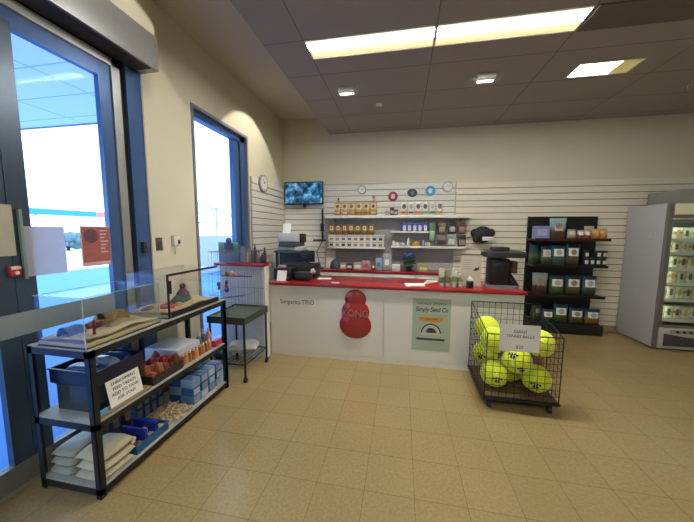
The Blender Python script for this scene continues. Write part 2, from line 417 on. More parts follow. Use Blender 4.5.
def troffer(x0, x1, y0, y1, label, part_lit=None, group='recessed ceiling troffers', strength=None):
    t = thing('ceiling_light', label, 'ceiling light', ((x0+x1)/2, (y0+y1)/2, ZC), group=group)
    z = ZC
    b = MB()
    w = .012
    b.box(x0, x1, y0, y0+w, z-.006, z+.05).box(x0, x1, y1-w, y1, z-.006, z+.05).box(x0, x0+w, y0, y1, z-.006, z+.05).box(x1-w, x1, y0, y1, z-.006, z+.05)
    b.box(x0, x1, y0, y1, z+.05, z+.055)
    part(b, 'light_frame', WHITEP, t)
    if part_lit:
        xs_ = x0+(x1-x0)*part_lit
        part(MB().box(x0+w, xs_, y0+w, y1-w, z+.0, z+.012), 'diffuser', mat('lit_white_diffuser', 'fffaf0', .6, emit=16, ecol='fff8ea'), t)
        part(MB().box(xs_, x1-w, y0+w, y1-w, z+.004, z+.012), 'reflector_panel', mat('yellow_reflector', 'cfc27c', .35, emit=.35, ecol='d8c878'), t)
    else:
        part(MB().box(x0+w, x1-w, y0+w, y1-w, z, z+.012), 'diffuser', DIFF, t)
troffer(GX[0]+.002, GX[1]-.002, LIGHT_Y0, LIGHT_Y1, 'lit long recessed troffer above the counter, left one of the pair')
troffer(GX[1]+.002, GX[2]-.002, LIGHT_Y0, LIGHT_Y1, 'lit long recessed troffer above the counter, right one of the pair')
troffer(1.80, 2.40, 3.62, 3.90, 'short recessed ceiling light, half white lit and half yellow reflector', part_lit=.68, group=None)
troffer(3.05, 3.65, 3.62, 3.90, 'short recessed ceiling light cut by the right edge of view', part_lit=.68, group=None)
n_ = 0
for yy in (-1.45,):  # unseen troffers added behind the viewer to light the room
    for xx in (GX[0], GX[2]):
        n_ += 1
        troffer(xx+.002, xx+1.198, yy, yy+.3, f'added unseen troffer lighting the room from behind the viewer, {ORD[n_-1]} along')
def emergency(x, y, label):
    t = thing('emergency_light', label, 'emergency light', (x, y, ZC), group='surface emergency lights')
    part(MB().box(-.10, .10, -.045, .045, -.055, 0, .008), 'housing', WHITEP, t, local=True)
    part(MB().box(-.104, .104, -.049, .049, -.004, -.0005), 'mounting_plate', GREYB, t, local=True)
    part(MB().box(-.085, .085, .0, .04, -.063, -.052, .003).box(-.095, .095, .044, .052, -.05, -.012, .002), 'lens', mat('lit_emergency_lens', 'ffffff', .5, emit=5, ecol='fffaf0'), t, local=True)
emergency(-.72, 3.70, 'small white emergency light box under the ceiling above the television side')
emergency(.89, 3.68, 'small white emergency light box under the ceiling above the middle counter')
t = thing('smoke_detector', 'tiny white round detector on the ceiling between the emergency lights', 'detector', (-.357, 4.21, ZC))
part(MB().lathe([(.02, -.035), (.035, -.03), (.045, -.012), (.045, 0)], n=16), 'detector_body', WHITEP, t, local=True)
part(MB().lathe([(.014, -.05), (.016, -.034)], n=10), 'sensor_tip', GREYB, t, local=True)
t = thing('sprinkler_head', 'tiny dark sprinkler head on the far right ceiling', 'sprinkler', (3.35, 4.37, ZC))
part(MB().lathe([(.03, -.01), (.035, 0)], n=12).rod((0, 0, -.04), (0, 0, -.01), .01), 'sprinkler_body', GREYB, t, local=True)
part(MB().lathe([(.04, -.004), (.04, -.001)], n=16), 'mounting_ring', WHITEP, t, local=True)
def washer(x, y, z, tilt, energy):
    L = bpy.data.lights.new('wall_washer', 'SPOT'); L.energy = energy; L.spot_size = math.radians(80); L.spot_blend = .12; L.color = (1, .95, .80); L.shadow_soft_size = .03
    lo = bpy.data.objects.new('wall_washer', L); C.objects.link(lo); lo.location = (x, y, z)
    lo.rotation_euler = Vector((math.sin(tilt), 0, math.cos(tilt))).to_track_quat('Z', 'Y').to_euler()
washer(-1.45, 4.05, 3.6, math.radians(30), 55)
washer(-1.45, 1.95, 3.6, math.radians(35), 16)

# ================================================================= LEFT WALL FITTINGS
t = thing('door_operator', 'long pale grey sliding door operator housing above the entrance', 'door operator', (-2.17, .8, 2.95))
part(MB().box(XL+.004, -2.08, DY0-.4, 2.27, 2.95, 3.225, .006), 'housing', ALU, t)
part(MB().box(XL+.01, -2.095, DY0-.4, 2.2, 2.943, 2.95), 'underside_cover', mat('dark_underside', '3b3634', .6), t)
t = thing('switch_plate', 'grey metal switch plate on the wall beside the entrance frame', 'switch', (XL, 2.35, 1.47))
part(MB().box(XL, XL+.008, 2.312, 2.384, 1.41, 1.53, .003), 'plate', mat('grey_switch', '5f5c56', .4, .4), t)
part(MB().box(XL+.008, XL+.013, 2.33, 2.366, 1.44, 1.50, .002), 'rocker', mat('darker_switch', '45423e', .4), t)
t = thing('door_intercom', 'small white wall box with a dark button between door and window', 'intercom', (XL, 2.55, 1.49))
part(MB().box(XL+.001, XL+.03, 2.505, 2.585, 1.45, 1.545, .006), 'housing', WHITEP, t)
part(MB().box(XL+.0005, XL+.004, 2.50, 2.59, 1.445, 1.55), 'mounting_plate', GREYB, t)
part(MB().box(XL+.03, XL+.034, 2.555, 2.58, 1.465, 1.505, .001), 'button', BLACK, t)
part(MB().rod((XL+.012, 2.535, 1.45), (XL+.012, 2.535, 1.36), .006), 'cable_stub', WHITEP, t)
t = thing('door_sensor', 'small dark box fixed to the edge of the door frame', 'sensor', (XL, 2.17, 1.45))
part(MB().box(XL+.004, XL+.04, 2.15, 2.19, 1.40, 1.50, .004), 'housing', mat('dark_sensor', '3a4048', .4), t)
part(MB().box(XL+.04, XL+.043, 2.16, 2.18, 1.44, 1.47), 'sensor_lens', BLACK, t)
t = thing('exit_button', 'red and white exit button box on the dark door stile', 'button', (XL, 1.28, 1.35))
part(MB().box(XL, XL+.03, 1.265, 1.315, 1.325, 1.385, .005), 'housing', mat('exit_red', 'b5222c', .4), t)
part(MB().box(XL+.03, XL+.033, 1.268, 1.312, 1.365, 1.382), 'white_strip', WHITEP, t)
part(MB().disc((XL+.034, 1.29, 1.345), .010, 'x', .008), 'push_button', WHITEP, t)
def sheet(name, y0, y1, z0, z1, m, label, cat, x=XL+.004, curl=.0):
    return solo(MB().grid(lambda u, v: (x+curl*(u-.5)**2*4*.5+.0005, y0+(y1-y0)*u, z0+(z1-z0)*v), 8, 4), name, m, label, cat, (x, (y0+y1)/2, z0))
sheet('paper_notice', 1.19, 1.315, 1.445, 1.745, mat('beige_notice', 'b5b1a0', .8), 'plain beige sheet taped on the dark door stile at far left', 'paper', XL+.002)
sheet('paper_notice', 1.345, 1.572, 1.31, 1.62, mat_thin('lilac_notice', 'c4c6d8'), 'blank pale sheet taped on the door glass', 'paper', XL+.004)
t = thing('door_poster', 'red printed poster with a round picture taped inside the door glass', 'poster', (XL-.01, 1.785, 1.33))
part(MB().box(XL-.012, XL-.009, 1.682, 1.892, 1.332, 1.628), 'poster_sheet', mat('poster_red', 'b06460', .7, var=.25, scale=30), t)
part(MB().box(XL-.009, XL-.0085, 1.69, 1.886, 1.336, 1.36).box(XL-.009, XL-.0085, 1.682, 1.892, 1.62, 1.628).box(XL-.009, XL-.0085, 1.682, 1.688, 1.332, 1.628), 'pale_border', mat('poster_pale', 'd8b8ba', .7), t)
part(MB().disc((XL-.0085, 1.752, 1.555), .052, 'x', .001), 'round_picture', mat('poster_picture', '6b4a54', .7, var=.7, scale=40), t)
tx = MB()
for k in range(7): tx.box(XL-.009, XL-.0085, 1.818, 1.875-.012*(k % 3), 1.59-.027*k, 1.60-.027*k)
part(tx, 'text_lines', mat('poster_text', 'e0c0c0', .7), t)
# wall clocks
def clock(loc, r, axis, label, rim, face=WHITEP):
    t = thing('wall_clock', label, 'clock', loc)
    d = Vector((1, 0, 0)) if axis == 'x' else Vector((0, -1, 0)); v = Vector(loc)
    part(MB().rod(v, v+d*.035, r, 32), 'clock_rim', rim, t)
    part(MB().rod(v+d*.034, v+d*.0365, r*.86, 32), 'clock_face', face, t)
    s = Vector((0, 1, 0)) if axis == 'x' else Vector((1, 0, 0)); z = Vector((0, 0, 1)); b = MB()
    c = v+d*.0385
    b.rod(c, c+(s*.5+z*.28)*r*.8, r*.03, 6).rod(c, c+(s*-.2+z*.62)*r*.9, r*.022, 6)
    part(b, 'clock_hands', BLACK, t)
    b = MB()
    for k in range(12):
        a = k*PI/6; e = s*math.sin(a)+z*math.cos(a); b.rod(v+d*.037+e*r*.7, v+d*.037+e*r*.82, r*.025, 5)
    part(b, 'hour_marks', INK, t)
clock((XL+.03, 4.40, 2.36), .135, 'x', 'round wall clock on the left wall beside the tall window', mat('clock_rim_grey', '8b8884', .4))

# ================================================================= DISPLAY SHELVING BY THE DOOR
SX0, SX1, SY0, SY1 = -2.165, -1.715, 1.255, 2.54
t = thing('shelving_unit', 'black steel shelving unit with three white boards by the entrance', 'shelf', ((SX0+SX1)/2, (SY0+SY1)/2, 0))
ZT, ZM, ZB = .922, .480, .074
for x in (SX0, SX1-.035):
    for y in (SY0, SY1-.035):
        b = MB().box(x, x+.035, y, y+.004 if y == SY0 else y+.035, 0, ZT-.005)
        xo = x if x == SX0 else x+.031
        b.box(xo, xo+.004, y, y+.035, 0, ZT-.005)
        part(b, 'post', BLACKM, t)
for z in (ZT, ZM, ZB):
    b = MB()
    b.box(SX0, SX0+.02, SY0, SY1, z-.05, z-.01).box(SX1-.02, SX1, SY0, SY1, z-.05, z-.01).box(SX0, SX1, SY0, SY0+.02, z-.05, z-.01).box(SX0, SX1, SY1-.02, SY1, z-.05, z-.01)
    rail = part(b, 'shelf_rail', BLACKM, t)
    part(MB().box(SX0+.004, SX1-.002, SY0+.004, SY1-.004, z-.012, z-.001), 'shelf_board', mat('white_shelf_board', 'a9a8a2', .5), t)
# ---- glass tanks
def tank(x0, x1, y0, y1, z0, h, label):
    t = thing('glass_tank', label, 'tank', ((x0+x1)/2, (y0+y1)/2, z0), group='glass tanks on the shelving')
    g = .005; z1 = z0+h
    part(MB().box(x0, x1, y0, y1, z0, z0+.006), 'tank_base', mat('tank_base', '23282a', .5), t)
    part(MB().box(x1-g, x1, y0, y1, z0+.006, z1), 'front_pane', TANKG, t)
    part(MB().box(x0, x0+g, y0, y1, z0+.006, z1), 'rear_pane', TANKG, t)
    part(MB().box(x0+g, x1-g, y0, y0+g, z0+.006, z1), 'end_pane', TANKG, t)
    part(MB().box(x0+g, x1-g, y1-g, y1, z0+.006, z1), 'end_pane', TANKG, t)
    part(MB().box(x0+g*2, x1-g*2, y0+.02, y1-.02, z1-.012, z1-.007), 'glass_lid', TANKG, t)
    return t
T1 = (-2.09, -1.738, 1.262, 1.775); T2 = (-2.11, -1.735, 1.85, 2.475)
tk1 = tank(*T1[:2], *T1[2:], ZT, .30, 'clear glass tank of sand, nearer one on the shelving top')
tk2 = tank(*T2[:2], *T2[2:], ZT, .345, 'clear glass tank with black front trim, farther one on the shelving top')
# pale edge lines of the glass
eg = mat('polished_glass_edge', '9fb6b8', .2, var=.1)
x0, x1, y0, y1 = T1; z1 = ZT+.30
part(MB().box(x1-.004, x1+.001, y0, y1, z1-.004, z1).box(x0-.001, x0+.003, y0, y1, z1-.004, z1).box(x0, x1, y0-.001, y0+.003, z1-.004, z1).box(x1-.003, x1+.001, y0-.001, y0+.003, ZT, z1).box(x1-.003, x1+.001, y1-.003, y1+.001, ZT, z1), 'glass_edges', eg, tk1)
x0, x1, y0, y1 = T2; z1 = ZT+.345
part(MB().box(x1-.002, x1+.004, y0+.02, y1-.02, z1-.016, z1+.002), 'top_trim', BLACK, tk2)
part(MB().box(x1-.002, x1+.004, y0+.03, y1-.02, ZT+.002, ZT+.045), 'bottom_trim', BLACK, tk2)
part(MB().box(x1-.004, x1+.006, y0, y0+.012, ZT+.006, z1).box(x1, x1+.012, y0+.012, y0+.03, z1-.15, z1-.05), 'clip_edge', BLACK, tk2)
def substrate(T, base, h, label):
    x0, x1, y0, y1 = T; random.seed(5)
    ph = [random.random()*6 for _ in range(4)]
    def f(u, v):
        e = min(u, 1-u, v, 1-v)
        z = base+h*(.75+.18*math.sin(5*u+ph[0])*math.cos(4*v+ph[1])+.14*math.sin(11*v+ph[2]+3*u))
        return (x0+.008+(x1-x0-.016)*u, y0+.008+(y1-y0-.016)*v, z)
    mb = MB().grid(f, 16, 24)
    mb.box(x0+.007, x1-.007, y0+.007, y1-.007, base+.0065, base+h*.45)
    o = solo(mb, 'sand_bed', mat('tan_sand', 'c8b084', .9, var=.25, scale=60, bump=.5), label, 'sand', ((x0+x1)/2, (y0+y1)/2, base+.006), kind='stuff')
substrate(T1, ZT, .062, 'tan sand bed filling the floor of the nearer glass tank')
substrate(T2, ZT, .058, 'pale sand bed filling the floor of the farther glass tank')
def hide(loc, rx, ry, h, m, label, name='reptile_hide'):
    b = MB()
    def f(u, v):
        a = PI*u; y = (v-.5)*2*ry
        return (loc[0]+rx*math.cos(a), loc[1]+y, loc[2]+h*math.sin(a)*(1-.15*math.cos(9*v+5*u)*.4))
    def g(u, v):
        a = PI*u; y = (v-.5)*2*ry
        return (loc[0]+(rx-.012)*math.cos(a), loc[1]+y, loc[2]+(h-.012)*math.sin(a))
    b.grid(f, 12, 8).grid(g, 12, 8)
    return solo(b, name, m, label, 'hide', loc)
SZ = ZT+.046
hide((-1.95, 1.345, SZ), .05, .045, .055, mat('grey_bark', '5a5a5c', .9, var=.3, scale=40, bump=.5), 'small grey half log arch in the near end of the nearer tank')
hide((-1.99, 1.63, SZ), .065, .075, .065, mat('brown_bark', '7a6038', .9, var=.35, scale=30, bump=.5), 'brown half log arch near the far end of the nearer tank')
def twig(name, loc, pts, r, m, label, cat):
    b = MB(); L = Vector(loc)
    for pl in pts: b.tube([L+Vector(p) for p in pl], r, 6)
    return solo(b, name, m, label, cat, loc)
twig('plastic_cactus', (-1.80, 1.36, SZ-.005), [[(0, 0, 0), (0, 0, .10)], [(0, 0, .05), (.0, .04, .055), (0, .045, .085)], [(0, 0, .06), (0, -.035, .065), (0, -.04, .09)], [(0, 0, .065), (.03, 0, .07), (.032, 0, .09)]], .008, mat('maroon_plastic', '7a2c40', .5), 'small maroon branching ornament by the near glass of the nearer tank', 'ornament')
twig('driftwood_branch', (-1.92, 1.49, SZ+.012), [[(-.06, -.10, .005), (-.02, -.02, .03), (.03, .06, .02), (.06, .13, .008)], [(-.02, -.02, .03), (-.07, .03, .04)], [(.03, .06, .02), (.0, .11, .05)]], .011, mat('driftwood', '8a6a44', .8, var=.3, scale=40), 'forked brown driftwood branch across the nearer tank sand', 'driftwood')
def rock(name, loc, r, sc, m, label, cat, seed=1):
    random.seed(seed); b = MB().ball((0, 0, 0), r, 14, 9, sc)
    for v in b.bm.verts:
        v.co *= 1+.18*math.sin(v.co.x*60+seed)*math.cos(v.co.y*50)*1+random.uniform(-.04, .04); v.co.z = max(v.co.z, -.3*r*sc[2]); v.co += Vector(loc)+Vector((0, 0, .3*r*sc[2]))
    return solo(b, name, m, label, cat, loc)
rock('flat_rock', (-1.87, 1.585, SZ-.006), .075, (.8, 1.2, .38), mat('sandy_rock', '9c8460', .9, var=.3, scale=30, bump=.4), 'flat sandy rock slab in the middle of the nearer tank', 'rock', 2)
t = thing('water_bowl', 'red round water bowl near the clip edge of the farther tank', 'bowl', (-1.87, 1.98, SZ-.005))
part(MB().lathe([(.055, 0), (.06, .006), (.056, .03), (.05, .034), (.044, .03), (.03, .012), (.002, .01)], n=24), 'bowl_body', mat('red_bowl', 'b53a40', .35), t, local=True)
part(MB().lathe([(.001, .0235), (.043, .024)], n=20), 'water', mat('bowl_water', '8fa6b0', .08), t, local=True)
rock('mossy_rock', (-1.93, 2.20, SZ-.008), .085, (.8, 1.15, .62), mat('teal_moss_rock', '3f6a58', .9, var=.4, scale=40, bump=.5), 'teal green mossy rock in the middle of the farther tank', 'rock', 3)
t = thing('resin_ornament', 'purple grey resin figure standing on the mossy rock', 'ornament', (-1.93, 2.23, SZ+.055))
part(MB().lathe([(.055, -.008), (.05, .02), (.03, .045), (.022, .06)], n=14), 'ornament_base', mat('purple_resin', '574c58', .6, var=.3), t, local=True)
part(MB().lathe([(.012, .058), (.024, .07), (.026, .085), (.015, .10)], n=12), 'ornament_head', mat('dark_resin', '3d3a44', .6), t, local=True)
rock('sandstone_lump', (-1.85, 2.09, SZ-.006), .032, (1, 1, .8), mat('pale_stone', 'b59a70', .9, var=.3, scale=40), 'small pale stone between red bowl and mossy rock', 'rock', 4)
rock('dark_stone', (-1.99, 1.92, SZ-.006), .04, (1, 1.2, .7), mat('olive_stone', '4a4c38', .9, var=.3, scale=40), 'olive dark stone in the near corner of the farther tank', 'rock', 6)

# ---- bags of sand on the bottom board
def pillow(mb, cx, cy, z0, w, d, h, rz=0, sag=.0, seed=0):
    random.seed(seed); c, s = math.cos(rz), math.sin(rz)
    k = [random.uniform(-1, 1) for _ in range(6)]
    def prof(u, v):
        a = max(0, 1-abs(2*u-1)**4)**.42; b = max(0, 1-abs(2*v-1)**4)**.42
        return a*b
    for sgn in (1, -1):
        def f(u, v, sgn=sgn):
            p = prof(u, v); x = (u-.5)*w*(1-.06*abs(2*v-1)**2); y = (v-.5)*d*(1-.06*abs(2*u-1)**2)
            wob = 1+.10*math.sin(7*u+k[0]*3)*math.sin(6*v+k[1]*3)
            z = z0+h*.45 + (sgn*h*.55*p*wob if sgn > 0 else -h*.45*p)
            return (cx+x*c-y*s, cy+x*s+y*c, z)
        mb.grid(f, 14, 12)
    bmesh.ops.remove_doubles(mb.bm, verts=mb.bm.verts, dist=.0008)
    return mb
SANDB = mat('cream_sand_bag', 'b4a888', .5, var=.14, scale=12, bump=.3)
SANDB2 = mat('grey_sand_bag', '9a9686', .5, var=.14, scale=12, bump=.3)
hb = .056
names = ['bottom', 'middle', 'topmost']
for k in range(3):
    solo(pillow(MB(), -1.832+.008*(k % 2), 1.385+.006*k, ZB+k*hb*1.04, .215, .225, hb, .03*(k-1), seed=k), 'sand_bag', SANDB, f'cream sand bag, {names[k]} one of the front stack on the bottom shelf', 'sand bag', (-1.832, 1.385, ZB+k*hb), group='bags of sand on the bottom shelf')
for k in range(3):
    solo(pillow(MB(), -2.05, 1.385+.008*k, ZB+k*hb*.92, .19, .215, hb*.9, .06*(k-1), seed=10+k), 'sand_bag', SANDB2, f'greyish sand bag, {names[k]} one of the back stack on the bottom shelf', 'sand bag', (-2.05, 1.385, ZB+k*hb*.92), group='bags of sand on the bottom shelf')
# ---- blue bins
def bin_(x0, x1, y0, y1, z, h, m, label, name='storage_tray', lip=True):
    t = thing(name, label, 'tray', ((x0+x1)/2, (y0+y1)/2, z)); w = .006
    part(MB().box(x0, x1, y0, y1, z, z+w).box(x0, x0+w, y0, y1, z+w, z+h).box(x1-w, x1, y0, y1, z+w, z+h).box(x0+w, x1-w, y0, y0+w, z+w, z+h).box(x0+w, x1-w, y1-w, y1, z+w, z+h), 'tray_body', m, t)
    if lip: part(MB().box(x0-.006, x1+.006, y0-.006, y0+w, z+h, z+h+.008).box(x0-.006, x1+.006, y1-w, y1+.006, z+h, z+h+.008).box(x0-.006, x0+w, y0+w, y1-w, z+h, z+h+.008).box(x1-w, x1+.006, y0+w, y1-w, z+h, z+h+.008), 'tray_rim', m, t)
    return t
TEAL = mat('teal_blue_plastic', '1c5c8c', .4); ROYAL = mat('royal_blue_plastic', '1d2f9a', .4); NAVY = mat('navy_plastic', '141a38', .4)
bin_(-1.97, -1.735, 1.515, 1.785, ZB, .055, TEAL, 'teal blue shallow tray beside the sand bags on the bottom shelf')
solo(MB().box(-1.955, -1.75, 1.598, 1.618, ZB+.0075, ZB+.12, .003), 'tray_divider', ROYAL, 'royal blue upright divider, nearer one in the teal tray', 'divider', (-1.86, 1.608, ZB+.0075), group='royal blue dividers')
solo(MB().box(-1.955, -1.75, 1.690, 1.710, ZB+.0075, ZB+.12, .003), 'tray_divider', ROYAL, 'royal blue upright divider, farther one in the teal tray', 'divider', (-1.86, 1.70, ZB+.0075), group='royal blue dividers')
cols = ['c9a88a', 'b89a94', 'd8c8a8', '8a5648', 'a08890', 'c0a060']
k = 0
for (yy, nn) in ((1.56, 'first'), (1.655, 'middle'), (1.745, 'last')):
    for i in range(4):
        x = -1.937+i*.055; a = random.uniform(-.2, .2)
        solo(MB().box(x-.022, x+.022, yy-.022, yy+.022, ZB+.0075, ZB+.055+.012*(i % 3), .008, rot=Matrix.Rotation(a, 3, 'Z')), 'treat_pack', mat('treat_'+cols[k % 6], cols[k % 6], .5, var=.3, scale=30), f'small treat pack, {ORD[i]} from the back in the {nn} bay of the teal tray', 'pack', (x, yy, ZB+.006), group='treat packs in the teal tray')
        k += 1
def pouch_fn(w, h, d):
    def f(u, t):      # u -1..1, t 0..1 -> x, half depth, z
        p = (1-t)**.55*.94+.06 if t > .25 else ((1-.25)**.55*.94+.06)*(.75+t)
        dd = d/2*max(0, 1-abs(u)**3)**.6*p
        return (w/2*u*(1-.05*math.sin(PI*t)), dd, h*t)
    return f
def pouch_mesh(w, h, d):
    f = pouch_fn(w, h, d); b = MB()
    for sg in (-1, 1):
        def g(a, v, sg=sg):
            x, dd, z = f(2*a-1, v); return (x, sg*dd, z)
        b.grid(g, 14, 10)
    bmesh.ops.remove_doubles(b.bm, verts=b.bm.verts, dist=.0006)
    return b
def pouch_patch(w, h, d, u0, u1, t0, t1, off=.0025, rnd=False):
    f = pouch_fn(w, h, d)
    def g(a, v):
        if rnd:
            ang = 2*PI*a; r = v
            u = (u0+u1)/2+(u1-u0)/2*r*math.cos(ang); t = (t0+t1)/2+(t1-t0)/2*r*math.sin(ang)
        else: u = u0+(u1-u0)*a; t = t0+(t1-t0)*v
        x, dd, z = f(u, t); return (x, -dd-off, z)
    b = MB().grid(g, 16 if rnd else 6, 4 if rnd else 5)
    bmesh.ops.remove_doubles(b.bm, verts=b.bm.verts, dist=.0004)
    return b
def pouch(w, h, d, m, label, cat, loc, group=None, rz=0, panel=None, spot=None, name='food_pouch', panel_r=(-.55, .55, .38, .72), spot_r=(-.3, .3, .45, .66), strip=None):
    t = thing(name, label, cat, loc, rz, group)
    part(pouch_mesh(w, h, d), 'pouch_body', m, t, local=True)
    if panel: part(pouch_patch(w, h, d, *panel_r), 'front_label', panel, t, local=True)
    if spot: part(pouch_patch(w, h, d, *spot_r, off=.0045, rnd=True), 'label_picture', spot, t, local=True)
    if strip: part(pouch_patch(w, h, d, -.7, .7, .14, .26), 'name_strip', strip, t, local=True)
    return t
# dark packs standing behind the teal tray
DKP = mat_bands('dark_orange_pack', [(0, '2a2c38'), (.5, '4a4450'), (.7, 'b8502c'), (1, '2a2c38')])
DKG = mat_bands('dark_grey_pack', [(0, '22262e'), (.5, '6a6670'), (.8, '2c3038'), (1, '22262e')])
for i, (y, m) in enumerate(((1.54, DKG), (1.63, DKG), (1.72, DKP))):
    pouch(.085, .21, .06, m, f'dark standing pouch behind the teal tray, {ORD[i]} from the sand bags', 'pouch', (-2.05, y, ZB), 'dark pouches behind the teal tray', PI/2, panel=mat('dusty_label', '8c8488', .6, var=.3, scale=40))
# blue cartons: two ranks behind, then the stacked packs at the far end
BLUW = mat('pale_blue_carton', '5f86b8', .4, var=.2, scale=20)
def carton(x0, x1, y0, y1, z0, z1, label, group, face='8a94a4', body='2c5488', lid=False):
    t = thing('blue_carton', label, 'carton', ((x0+x1)/2, (y0+y1)/2, z0), group=group)
    part(MB().box(x0, x1, y0, y1, z0, z1, .003), 'carton_body', mat('carton_'+body, body, .35, var=.2, scale=25), t)
    part(MB().box(x1, x1+.0012, y0+.012, y1-.012, z0+.01, z1-.012), 'carton_front', mat('carton_face_'+face, face, .5, var=.2, scale=30), t)
    return t
for i in range(4):
    y = 1.79+i*.068
    for j in range(2):
        carton(-2.14, -2.03, y, y+.062, ZB+j*.10, ZB+j*.10+.096, f'slim blue carton at the back, {ORD[i]} from the teal tray, {"upper" if j else "lower"} row', 'slim blue cartons at the back of the bottom shelf', face='8c93a2', body='2f4f78')
def jit(o):
    o.rotation_euler.z = random.uniform(-.035, .035); return o
# loose cream chews
random.seed(11); b = MB()
for k in range(75):
    x = random.uniform(-1.97, -1.75); y = random.uniform(1.81, 2.05); z = ZB+.014+.055*max(0, 1-((x+1.86)/.12)**2)*max(0, 1-((y-1.93)/.13)**2)*random.random()
    a = random.random()*PI; l = random.uniform(.015, .035)
    b.rod((x-l*math.cos(a), y-l*math.sin(a), z), (x+l*math.cos(a), y+l*math.sin(a), z+random.uniform(-.004, .012)), .009, 6)
solo(b, 'chew_pile', mat('cream_chew', 'c8ac84', .7, var=.3, scale=25), 'heap of loose cream chews in the middle of the bottom shelf', 'chews', (-1.86, 1.93, ZB), kind='stuff')
for i in range(4):
    for c_, (xa, xb) in enumerate(((-2.0, -1.885), (-1.875, -1.755))):
        for j in range(3):
            y = 2.085+i*.105
            jit(carton(xa, xb, y, y+.093, ZB+j*.075, ZB+j*.075+.073, f'blue white carton, {ORD[i]} stack from the chews, {["bottom","middle","top"][j]} one, {"back" if c_ == 0 else "front"} row', 'blue and white cartons stacked at the far end of the bottom shelf', face=['98a4b8', 'b4bcc8', '7c8aa2'][(i+j) % 3], body=['33609c', '5a80b4', '24487c', '86a0c8'][(i*2+j*3+c_) % 4]))

# ---- middle board
CLEARP = mat_glass('cloudy_tub_plastic', (.2, .24, .28), .06, .4, .06)
bin_(-2.10, -1.80, 1.34, 1.645, ZM, .165, CLEARP, 'cloudy clear plastic tub at the near end of the middle shelf', 'plastic_tub')
tr = bin_(-2.125, -1.785, 1.325, 1.66, ZM+.175, .085, NAVY, 'navy blue tray resting on the cloudy tub', 'plastic_tray')
BLUEBAG = mat('blue_film', '2c55a8', .25, var=.35, scale=14, bump=.4); PALEBAG = mat('pale_blue_film', '8ea9d0', .25, var=.25, scale=14, bump=.4)
solo(pillow(MB(), -1.95, 1.40, ZM+.184, .24, .10, .09, .05, seed=21), 'blue_packet', BLUEBAG, 'crumpled blue packet, nearest one in the navy tray', 'packet', (-1.95, 1.40, ZM+.184), group='packets in the navy tray')
solo(pillow(MB(), -1.94, 1.50, ZM+.184, .24, .09, .10, -.05, seed=22), 'blue_packet', PALEBAG, 'crumpled pale blue packet in the middle of the navy tray', 'packet', (-1.94, 1.50, ZM+.184), group='packets in the navy tray')
solo(pillow(MB(), -1.96, 1.60, ZM+.184, .24, .085, .085, .05, seed=23), 'blue_packet', BLUEBAG, 'crumpled blue packet, farthest one in the navy tray', 'packet', (-1.96, 1.60, ZM+.184), group='packets in the navy tray')
solo(MB().box(-1.79, -1.725, 1.28, 1.655, ZM, ZM+.018, .004), 'cardboard_slip', mat('kraft_board', '8c7a5c', .8, var=.15), 'flat brown cardboard slip along the front of the middle shelf', 'cardboard', (-1.77, 1.45, ZM))
t = thing('shelf_sign', 'white printed sign card leaning on the tub, middle shelf', 'sign', (-1.745, 1.49, ZM+.0185))
rt = Matrix.Rotation(math.radians(-12), 3, 'Y')
SG0 = ZM+.0195
part(MB().box(-1.742, -1.739, 1.375, 1.60, SG0, SG0+.165, rot=rt, piv=Vector((-1.74, 1.5, SG0))), 'sign_card', PAPER, t)
for i, s_ in enumerate(('ENRICHMENT', 'FEED TREATS', 'ADD TO TANK', 'ASK STAFF')):
    zz = SG0+.135-i*.033
    text('sign_lettering', s_, .027, INK, (-1.7378-(zz-SG0)*.212, 1.4875, zz), (PI/2-.21, 0, PI/2), t)
solo(MB().box(-1.738, -1.726, 1.30, 1.345, ZM+.0185, ZM+.05, .002), 'blue_reflection', mat('reflected_blue', '5fa2d8', .3), 'small blue light reflection made as a solid piece at the near end of the middle shelf', 'reflection', (-1.732, 1.32, ZM+.0185))  # light reflection on the plastic, made as a solid blue piece
# box of red and brown treats
t = bin_(-2.00, -1.735, 1.675, 1.965, ZM, .065, mat('dark_box', '2a2226', .6), 'dark open box heaped with red and brown treats', 'display_box', lip=False)
random.seed(3); kk = 0
TR = [mat('treat_red', '8c1f22', .4, var=.3, scale=30), mat('treat_brown', '6b3a24', .5, var=.3, scale=30), mat('treat_rust', '93502c', .5, var=.3, scale=30), mat('treat_dark', '3a1c1c', .5, var=.3)]
for j in range(5):
    for i in range(4):
        x = -1.958+i*.0615; y = 1.7115+j*.0545; z = ZM+.0065+(.052 if (i+j) % 2 else .03)
        mm = TR[(2 if j < 2 else 0 if i < 3 else 1) if (i*3+j*2) % 5 else 3 if i % 2 else 1]
        solo(pillow(MB(), x, y, ZM+.0075, .057, .050, .075+.025*((i+2*j) % 3), random.uniform(-.05, .05), seed=40+kk), 'treat_bag', mm, f'small red or brown treat bag, {ORD[j]} row from the sign, {ORD[i]} from the back', 'treat bag', (x, y, ZM+.0075), group='treat bags heaped in the dark box')
        kk += 1
